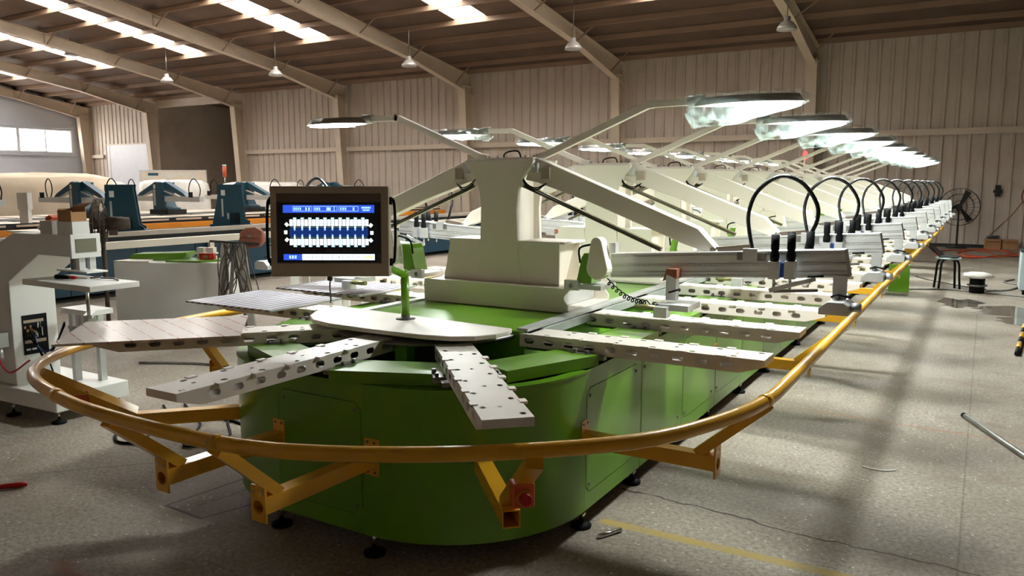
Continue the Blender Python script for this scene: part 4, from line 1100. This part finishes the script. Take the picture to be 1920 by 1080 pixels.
small('cream_plate', MB().prism([(-.3, -.12), (.12, -.16), (.05, .08), (-.24, .08)], 'z', 0, .016), 'cream', on_crate(-.32, -.10, .731), R(29), 'flat cream plate on the white cabinet in front of the green trough', 'metal plate')
small('white_bracket', MB().box(-.1, .1, -.06, .06, .0, .02).box(-.09, -.01, -.05, .05, .02, .12).box(.02, .1, -.05, .05, .05, .12).box(-.11, .12, -.06, .06, .045, .06), 'cream', on_crate(.28, .14, .75), R(29), 'cream folded bracket block on the green plate', 'metal part')
rb = thing('red_box', 'small red cardboard box with gold window on the green plate', 'box', on_crate(.36, -.02, .751), R(24))
MB().box(-.085, .085, -.03, .03, 0, .065).build('box_body', 'red', rb); MB().box(-.045, .02, -.0315, -.0305, .01, .045).build('box_label', 'cardboard', rb); MB().box(.035, .07, -.0315, -.0305, .015, .05).build('box_mark', 'orange', rb)

# cable stand
cs = thing('cable_stand', 'grey A-leg stand hung with looped dark cables beside the red box', 'stand', (-6.52, 5.40, 0), R(31))
MB().bar((-.24, 0, 1.02), (.26, 0, .99), .05, .02).build('top_bar', 'dark', cs)
for x0, x1 in ((-.09, -.16), (.07, .16)): MB().bar((x0, 0, 1.0), (x1, 0, 0), .075, .05, up=(0, 1, 0)).build('leg', 'lampshell', cs)
for y in (-.2, .2): MB().bar((0, 0, .98), (.0, y*1.6, 0), .03, .03, up=(1, 0, 0)).build('back_leg', 'steel', cs)
rnd = random.Random(11)
for k in range(8):
    x = -.12+.033*k; dx = rnd.uniform(-.2, .2); zl = rnd.uniform(.35, .55)
    MB().tube(spline([(x, -.04, 1.0), (x+dx*.6-.02, -.06, .8), (x+dx, -.07, zl+.12), (x+dx*1.2+.03, -.07, zl), (x+dx*.8+.08, -.06, zl+.15), (x+.05, -.05, .85), (x+.03, -.04, 1.0)], 5), .006, 5).build('cable', 'fan_dirty', cs)
pc = thing('leather_pouch', 'brown leather pouch slumped on the cable stand beside the console', 'pouch', (-6.427, 5.557, .955), R(31))
MB().prism([(-.12, .0), (-.04, -.015), (.08, .0), (.13, .06), (.12, .15), (.06, .20), (-.05, .19), (-.11, .14), (-.13, .06)], 'y', -.05, .05).build('pouch_body', 'rust', pc, bevel=.02)
MB().prism([(-.11, .10), (.11, .09), (.12, .16), (.05, .205), (-.05, .195), (-.11, .15)], 'y', -.062, -.048).build('pouch_flap', 'rust', pc, bevel=.006)
MB().box(-.03, .01, -.07, -.058, .10, .125).build('buckle', 'steel', pc)
tr = thing('white_trestle', 'white metal trestle frame behind the control screen', 'trestle', (-5.75, 5.95, 0), R(31))
MB().box(-.35, .45, -.25, .25, .80, .86).build('trestle_top', 'cream', tr)
for x in (-.3, .12, .4):
    for y in (-.22, .22): MB().box(x-.035, x+.035, y-.03, y+.03, 0, .80).build('leg', 'white', tr)
MB().bar((-.28, -.22, .1), (.1, -.22, .75), .03, .05).build('diagonal', 'cream', tr)

# ================================================================== BLUE MACHINES
def blue_a_frame(mats=('teal', 'alu')):
    t_ = thing('blue_print_tower', '', 'print tower', (0, 0, 0))
    MB().prism([(-.2, .92), (.34, .92), (.34, 1.02), (.20, 1.06), (.12, 1.2), (.16, 1.62), (-.16, 1.62), (-.2, 1.45)], 'y', -.14, .2).build('post', 'teal', t_)
    MB().box(-.26, .42, -.2, .3, .88, .99).build('base', 'dark', t_)
    MB().box(-.17, -.10, -.142, -.139, 1.08, 1.46).build('lettering_strip', 'alu', t_)
    MB().box(-.16, -.09, -.143, -.139, 1.48, 1.57).build('logo_plate', 'paper', t_)
    for s in (-1, 1):
        a = MB().prism([(.12, 1.61), (.14, 1.50), (.86, 1.27), (.92, 1.30), (.80, 1.38), (.18, 1.64)], 'y', -.07, .07)
        b = MB().bar((.15, -.08, 1.42), (.7, -.08, 1.28), .02, .03)
        h = MB().box(.2, 1.45, -.12, .0, 1.18, 1.30)
        k = MB().box(1.18, 1.24, -.2, -.13, 1.28, 1.40)
        hz = MB().tube(spline([(1.05, -.06, 1.3), (1.0, -.05, 1.45), (1.05, -.04, 1.62), (1.17, -.03, 1.70), (1.30, -.02, 1.6), (1.34, 0, 1.45), (1.3, 0, 1.3)], 4), .012, 6)
        for mb, nm, mt in ((a, 'arm', 'teal'), (b, 'strut', 'beige'), (h, 'head_beam', 'alu'), (k, 'adjuster_knob', 'black'), (hz, 'air_hose', 'black')):
            if s < 0: mb.mirror_x()
            mb.build(nm, mt, t_)
    return t_
proto = blue_a_frame()
FAR = [(-16.7, 9.86, 'above the beige wrapped stack'), (-16.7, 11.85, 'in front of the printed signboard'), (-16.7, 14.25, 'beside the alarm light'), (-16.7, 17.4, 'farthest along, partly behind the console'), (-16.7, 7.6, 'closest to the windowed wall')]
for i, (x, y, s) in enumerate(FAR):
    o = proto if i == 0 else copy_tree(proto)
    o.location = (x, y, .004); tag(o, 'dark teal two-armed print tower '+s, 'print tower', 'teal towers of the far machine')
def machine_far():
    t_ = thing('blue_oval_machine', 'far blue printing machine with orange rail and beige pallets', 'machine', (-16.7, 12, 0))
    def B(mb, nm, mt): return mb.build(nm, mt, t_, world=True)
    B(MB().box(-17.9, -15.5, 4, 20, .08, .70), 'body', 'navy')
    B(MB().box(-17.2, -16.2, 4, 20, .70, .88), 'deck', 'dark')
    k = 0; y = 4.2
    while y < 20:
        for s in (-1, 1):
            x0, x1 = sorted((-16.7+s*.55, -16.7+s*2.15)); B(MB().box(x0, x1, y, y+.62, .84, .875), 'pallet', 'beige')
        y += .8
    B(MB().box(-14.62, -14.58, 4, 20, .80, .90), 'edge_channel', 'dark')
    B(MB().box(-14.45, -14.38, 3.5, 20, .66, .80), 'orange_rail', 'orangebar')
    y = 5
    while y < 20: B(MB().box(-15.5, -14.45, y, y+.06, .5, .56).box(-14.5, -14.44, y, y+.06, .5, .68), 'rail_bracket', 'orangebar'); y += 2
    for y in (4.5, 9, 14, 19):
        for x in (-17.7, -15.7): B(MB().cyl((x, y, 0), (x, y, .09), .03, n=10), 'foot', 'black')
machine_far()
def machine_mid():
    t_ = thing('blue_base_machine', 'nearer blue machine base with white guide channels, still without heads', 'machine', (-12, 11, 0))
    def B(mb, nm, mt, bv=0): return mb.build(nm, mt, t_, world=True)
    B(MB().box(-13.1, -10.58, 5.0, 17, .08, .70), 'body', 'navy')
    for k in range(12): B(MB().box(-10.58, -10.55, 5.0+k, 5.985+k, .08, .70), 'side_panel', 'navy')
    B(MB().box(-12.6, -11.4, 5.0, 17, .70, .80), 'deck', 'dark')
    B(MB().box(-11.3, -11.2, 4.8, 17, .80, .87), 'guide_channel', 'beige')
    B(MB().box(-10.62, -10.48, 5.0, 17, .68, .78), 'guide_channel', 'cream')
    for y in (8.2, 10.4): B(MB().box(-10.52, -10.46, y, y+.08, .3, .70), 'channel_post', 'cream')
    for x, y, r in ((-11.0, 6.4, .3), (-11.1, 8.4, .1), (-11.0, 9.3, 0)): pass
    for y in (5.5, 9, 13, 16.5):
        for x in (-12.9, -10.75): B(MB().cyl((x, y, 0), (x, y, .09), .03, n=10), 'foot', 'black')
machine_mid()
def bare_tower(x, y, label):
    t_ = thing('bare_tower', label, 'print tower', (x, y, .802), R(48), group='bare teal towers')
    MB().prism([(-.33, 0), (.33, 0), (.33, .10), (.26, .14), (.20, .72), (.21, .78), (-.21, .78), (-.215, .70), (-.20, .62)], 'y', .10, .13).build('back_plate', 'teal', t_)
    MB().prism([(-.33, 0), (-.02, 0), (-.02, .27), (.16, .27), (.16, 0), (.33, 0), (.33, .10), (.26, .14), (.20, .72), (.21, .78), (-.21, .78), (-.215, .70), (-.20, .62)], 'y', -.16, -.12).build('front_plate', 'teal', t_)
    MB().prism([(-.30, .06), (-.02, .06), (-.02, .27), (.16, .27), (.16, .06), (.25, .06), (.17, .74), (-.19, .74)], 'y', -.12, .10).build('core', 'teal', t_)
    MB().box(-.06, -.03, -.166, -.158, .15, .26).build('slot_edge', 'alu', t_)
    MB().box(-.15, -.08, -.165, -.159, .58, .68).build('logo_plate', 'paper', t_)
    MB().box(-.15, -.12, -.165, -.159, .20, .52).build('lettering_strip', 'alu', t_)
    MB().box(-.36, .36, -.2, .2, 0, .06).build('base', 'navy', t_)
bare_tower(-12.0, 7.75, 'bare dark teal tower without arms, standing behind the rusty fan')
bare_tower(-12.0, 9.9, 'bare dark teal tower without arms, above the orange rail next to the console')
small('loose_panel', MB().prism([(-.75, -.3), (.45, -.45), (.75, .05), (.45, .5), (-.65, .3)], 'z', 0, .02), 'white', (-11.9, 6.75, .88), R(20), 'pale loose sheet panel lying on the blue machine base behind the rusty fan', 'panel')
small('control_box', MB().box(-.12, .12, -.05, .05, .26, .56).box(-.09, .09, -.052, -.05, .34, .52).box(-.1, .1, -.04, .04, 0, .26), 'white', (-14.9, 7.75, .876), R(15), 'small white control box on the far machine near the windowed wall', 'control box')
# background goods
def wrapped_stack(x, y, w_, d, h, rz, label, mat, seed):
    rnd = random.Random(seed); mb = MB(); n = 9
    ring = []
    for j, (zz, sc) in enumerate(((0, 1), (h*.4, 1.02), (h*.8, 1.0), (h*.97, .96), (h, .85), (h*1.01, .3))):
        for k in range(24):
            a = 2*math.pi*k/24; c, s = math.cos(a), math.sin(a); e = .35
            px = math.copysign(abs(c)**e, c)*w_/2*sc*(1+rnd.uniform(-.02, .02)); py = math.copysign(abs(s)**e, s)*d/2*sc*(1+rnd.uniform(-.02, .02))
            mb.v.append((px, py, zz*(1+(rnd.uniform(-.03, .03) if 0 < j else 0))))
    for j in range(5):
        for k in range(24): q = (k+1) % 24; mb.f.append((j*24+k, j*24+q, (j+1)*24+q, (j+1)*24+k)); mb.sm.append(True)
    mb.f.append(tuple(5*24+k for k in range(24))); mb.sm.append(True)
    o = mb.build('wrapped_stack', mat); o.location = (x, y, 0); o.rotation_euler[2] = rz; tag(o, label, 'stack'); return o
wrapped_stack(-21.5, 10.6, 5.2, 2.2, 1.82, R(62), 'tall beige cloth-wrapped stack below the windows', 'cloth', 1)
wrapped_stack(-24.5, 14.6, 2.4, 1.8, 1.62, R(60), 'pale bagged stack behind the first teal two-armed tower', 'bag', 2)
wrapped_stack(-22.0, 16.0, 2.0, 1.6, 1.66, R(60), 'white bagged stack to the right of the signboard legs', 'bag', 3)
wrapped_stack(-20.5, 18.2, 2.4, 1.6, 1.60, R(60), 'white bagged stack under the dark opening', 'bag', 4)
wrapped_stack(-20.6, 21.2, 3.0, 1.6, 1.5, R(60), 'grey-white bagged stack against the ribbed wall', 'bag', 5)
sg = thing('signboard', 'printed signboard with teal heading propped in front of the dark opening', 'signboard', (-24.2, 17.6, 0), R(33))
MB().box(-1.15, 1.15, -.02, .02, 1.2, 2.02).build('board_face', 'beige', sg)
MB().box(-1.15, 1.15, -.025, .025, 2.02, 2.06).build('board_frame', 'alu', sg)
for x in (-1.1, 1.1): MB().box(x-.03, x+.03, -.03, .03, 0, 2.06).build('board_leg', 'alu', sg)
m = MB().box(-.85, -.5, -.023, -.02, 1.87, 1.96); m.build('heading', 'teal', sg)
m = MB()
for k in range(9): m.box(-.42+k*.14, -.34+k*.14, -.023, -.02, 1.88, 1.95)
for x in (-1.0, -.3, .55): m.box(x, x+.25, -.023, -.02, 1.80, 1.84)
m.build('board_lettering', M['grey_cab'], sg)
al = thing('alarm_light', 'slim red and white alarm light on a pole by the dark opening', 'beacon', (-17.2, 14.05, 1.62))
MB().cyl((0, 0, 0), (0, 0, .15), .02, n=8).build('pole', 'white', al); MB().cyl((0, 0, .15), (0, 0, .42), .05, n=12).build('light_tube', 'orange', al); MB().cyl((0, 0, .42), (0, 0, .47), .05, n=12).build('cap', 'white', al)

# ================================================================== RIGHT-HAND FLOOR
stl = thing('stool', 'small stool with pale seat and bent black legs holding a laptop', 'stool', (-.42, 13.66, 0))
MB().lathe([(.001, .46), (.17, .46), (.18, .475), (.17, .49), (.001, .492)], n=24).build('seat', 'grey_cab', stl)
for a in (60, 150, 240, 330):
    c, s = math.cos(R(a)), math.sin(R(a))
    MB().tube(spline([(.06*c, .06*s, .452), (.13*c, .13*s, .445), (.17*c, .17*s, .38), (.185*c, .185*s, .2), (.205*c, .205*s, 0)], 4), .017, 8).build('leg', 'black', stl)
lp = thing('laptop', 'open black laptop on the stool', 'laptop', (-.40, 13.66, .492), R(80))
MB().box(-.17, .17, -.12, .12, 0, .014).build('keyboard_base', 'black', lp)
sc_ = MB().box(-.17, .17, 0, .008, 0, .23).xf(Matrix.Translation((0, .11, .012)) @ Matrix.Rotation(R(-48), 4, 'X')).build('lid', 'black', lp)
MB().box(-.155, .155, -.002, 0, .012, .215).xf(Matrix.Translation((0, .11, .012)) @ Matrix.Rotation(R(-48), 4, 'X')).build('laptop_screen', 'lcd_dark', sc_)
sp = thing('cable_spool', 'black cable drum with pale sacking on top beside the stool', 'cable drum', (-.02, 13.4, 0))
MB().lathe([(.10, 0), (.10, .23), (.02, .235)], n=20).build('drum', 'black', sp)
MB().lathe([(.13, .10), (.13, .125)], n=20).build('flange', 'steel', sp)
rnd = random.Random(4); mb = MB()
for j, (r_, z) in enumerate(((.02, .235), (.15, .225), (.21, .245), (.19, .28), (.1, .30), (.005, .305))):
    for k in range(16): a = 2*math.pi*k/16; q = 1+rnd.uniform(-.12, .12); mb.v.append((r_*q*math.cos(a), r_*q*math.sin(a), z+rnd.uniform(-.008, .008)))
for j in range(5):
    for k in range(16): q = (k+1) % 16; mb.f.append((j*16+k, j*16+q, (j+1)*16+q, (j+1)*16+k)); mb.sm.append(True)
mb.build('sacking', 'bag', sp)
gc = thing('grey_cabinet', 'pale grey cabinet on black castors beyond the cable drum', 'cabinet', (.80, 13.75, 0))
MB().box(-.30, .4, -.3, .3, .07, .62).build('cabinet_shell', 'grey_cab', gc, bevel=.01)
MB().box(-.06, .3, -.305, -.30, .16, .5).build('cabinet_door', 'navy', gc)
MB().box(-.31, .41, -.31, .31, .62, .64).build('cabinet_top', 'dark', gc)
for x in (-.24, .34):
    for y in (-.24, .24): MB().cyl((x-.015, y, .035), (x+.015, y, .035), .035, n=12).box(x-.02, x+.02, y-.02, y+.02, .05, .07).build('castor', 'black', gc)
for x, s in ((.22, 'under the hanging hose'), (.58, 'next to the grey cabinet side')):
    o = thing('cardboard_box', 'brown cardboard box on the floor at the back wall '+s, 'box', (x, 22.75, 0), R(8))
    MB().box(-.16, .16, -.13, .13, 0, .24).build('box_body', 'cardboard', o)
    MB().add([(-.16, -.13, .24), (.16, -.13, .24), (.15, -.20, .20), (-.15, -.20, .20)], [(0, 1, 2, 3)]).build('flap', 'cardboard', o)
small('angle_grinder', MB().cyl((-.12, 0, .04), (.12, .02, .05), .035, n=10).box(.1, .16, -.04, .05, .0, .09), 'steel', (.20, 22.72, .242), R(30), 'grey hand tool resting on the cardboard boxes', 'tool')
hp = []
for k in range(44):
    a = k*.42; r_ = .55+.2*math.sin(k*.37); hp.append((.0+r_*.9*math.cos(a)+.3*math.sin(k*.11), 20.6+r_*2.0*math.sin(a), .016+.010*(k % 7)/3))
hp += [(.6, 20.7, .018), (1.1, 20.4, .018), (2.2, 20.3, .018)]
tag(MB().tube(spline(hp, 4), .013, 6).build('orange_hose', 'orange_hose', origin=(0, 20.9, 0)), 'tangled orange hose heaped on the floor near the back wall', 'hose')
wp = []
for k in range(45):
    a = k*.55; wp.append((1.05+.30*math.cos(a), YW-.16-.004*(k % 9), 1.30+.30*math.sin(a)))
tag(MB().tube(wp, .014, 5).build('hose_coil', 'rust', origin=(1.05, YW-.06, 1.3)), 'brown hose wound in a coil on the back wall', 'hose')
tag(MB().tube(spline([(.78, YW-.08, 1.15), (.6, YW-.08, .85), (.35, YW-.09, .55), (.14, YW-.14, .30)], 5), .012, 6).build('hanging_hose', 'rust', origin=(.5, YW-.08, .3)), 'brown hose hanging from the coil down to the cardboard boxes', 'hose')
tag(MB().box(-.06, .06, -.03, .03, -.14, .14).box(-.1, .09, -.04, .02, -.05, .02).build('wall_switch', 'dark', origin=None), 'small dark switch clump fixed on the back wall above the boxes', 'switch')
bpy.data.objects['wall_switch'].location = (.25, YW-.07, 1.42)
tag(MB().box(-.9, .95, -.05, .05, 0, .08).build('floor_beam', 'dark', origin=None), 'dark steel beam lying along the foot of the back wall', 'beam')
bpy.data.objects['floor_beam'].location = (-.85, 22.9, 0)
rod = thing('steel_rod', 'long grey-green rod lying on the floor to the right of the machine', 'rod', (.0, 6.05, 0))
MB().tube([(-.02, .04, .018), (.15, -.36, .018), (.36, -.85, .018), (.6, -1.4, .018)], .017, 10).build('rod_body', M['steel'], rod); MB().cyl((-.022, .045, .018), (-.03, .06, .018), .019, n=10).build('rod_cap', 'black', rod)
stk = thing('striped_pole', 'yellow and black banded pole lying on the floor beyond the steel rod', 'pole', (.349, 8.60, 0))
p0, p1 = Vector((0, 0, .022)), Vector((.125, 1.85, .022))
for k in range(6):
    a, b_ = p0.lerp(p1, k/6), p0.lerp(p1, (k+1)/6); MB().cyl(a, b_, .021, n=12).build('band', 'black' if k % 2 == 0 else 'yellow', stk)
tag(MB().cyl((-1.405, 3.114, .011), (-1.345, 3.232, .011), .0105, n=16).build('steel_tube', 'chrome', origin=(-1.375, 3.17, 0)), 'short shiny steel tube lying beside the front levelling foot', 'tube')
scw = thing('red_screwdriver', 'red-handled screwdriver lying on the concrete floor in front of the press', 'screwdriver', (-4.27, 2.12, 0), R(50))
MB().lathe([(.001, -.0), (.012, .004), (.015, .04), (.013, .13), (.010, .145), (.001, .147)], n=12).xf(Matrix.Translation((.0, 0, .016)) @ Matrix.Rotation(R(-90), 4, 'Y')).build('handle', 'red', scw)
MB().cyl((-.14, 0, .014), (-.30, 0, .008), .004, n=8).build('shank', 'chrome', scw)
tag(MB().tube(spline([(-.50, 4.72, .004), (-.44, 4.70, .006), (-.38, 4.71, .004), (-.33, 4.75, .003)], 5), .005, 6).build('plastic_strip', 'paper', origin=(-.4, 4.72, 0)), 'small curled pale plastic strip on the floor near the crack', 'strip')
# cables on the floor
def cable(pts, r, mat, label):
    o = MB().tube(spline(pts, 6), r, 6).build('floor_cable', mat, origin=pts[0]); tag(o, label, 'cable', 'cables on the floor')
cable([(-5.0, 3.45, .01), (-4.75, 3.3, .01), (-4.5, 3.0, .01), (-4.4, 2.85, .01), (-4.55, 2.8, .01), (-4.75, 3.0, .01), (-4.6, 3.35, .01), (-4.25, 3.45, .01), (-3.6, 3.3, .01)], .009, 'black', 'black cable looped on the floor by the press base')
cable([(-4.9, 3.55, .01), (-4.4, 3.3, .01), (-4.1, 2.95, .01), (-4.0, 3.2, .01), (-4.3, 3.5, .01), (-3.5, 3.6, .01)], .008, 'black', 'second black cable loop between press and green machine')
cable([(-6.4, 4.2, .01), (-5.9, 4.45, .01), (-5.2, 4.6, .01), (-4.2, 5.2, .01)], .012, 'steel', 'grey cable running straight behind the red-striped board')
cable([(-1.2, 13.0, .01), (-.8, 13.3, .01), (-.3, 13.5, .01), (.3, 13.3, .01), (.7, 13.1, .01)], .014, 'steel', 'dark cable passing under the stool to the drum')
cable([(-.95, 15.2, .01), (-.7, 14.7, .01), (-.3, 14.2, .01), (.1, 13.8, .01)], .012, 'steel', 'dark cable slanting across the floor behind the stool')
cable([(.1, 13.6, .01), (.4, 13.9, .01), (.55, 14.6, .01), (.35, 15.0, .01), (.5, 15.5, .01)], .016, 'steel', 'dark cable looping beside the grey cabinet')
gp = small('green_sheet', MB().box(-.008, .008, -.14, .14, 0, .42), 'green', (-.98, 8.6, .18), 0, '', 'panel')
gp.location = (-1.02, 12.9, .0); tag(gp, 'bright green loose sheet leaning under the yellow rail on the open-floor side', 'panel')
gp.rotation_euler = (0, R(-8), R(90))
# puddles
def puddle(c, pts, label):
    m = M.get('water')
    if m is None:
        m = paint('wet_concrete', srgb(112, 104, 94), 0.06, var=0.15, scale=3); M['water'] = m
    o = MB().prism([(x, y) for x, y in pts], 'z', .0005, .002).build('puddle', m, origin=None); o.location = (c[0], c[1], 0); tag(o, label, 'puddle', 'puddles on the concrete')
def blob(rx, ry, seed, n=40):
    rnd = random.Random(seed); ph = [rnd.uniform(0, 6.28) for _ in range(5)]
    return [((rx*(1+.22*math.sin(3*a+ph[0])+.16*math.sin(7*a+ph[1])+.08*math.sin(13*a+ph[2])))*math.cos(a), (ry*(1+.25*math.sin(2*a+ph[3])+.18*math.sin(5*a+ph[4])))*math.sin(a)) for a in (2*math.pi*k/n for k in range(n))]
puddle((-.22, 12.1), blob(.24, .55, 1), 'ragged puddle on the concrete in front of the stool')
puddle((.36, 11.6), blob(.42, .4, 8), 'wide shallow puddle reaching towards the grey cabinet')
puddle((.50, 10.8), blob(.30, .25, 3), 'smaller puddle closest to the banded pole')
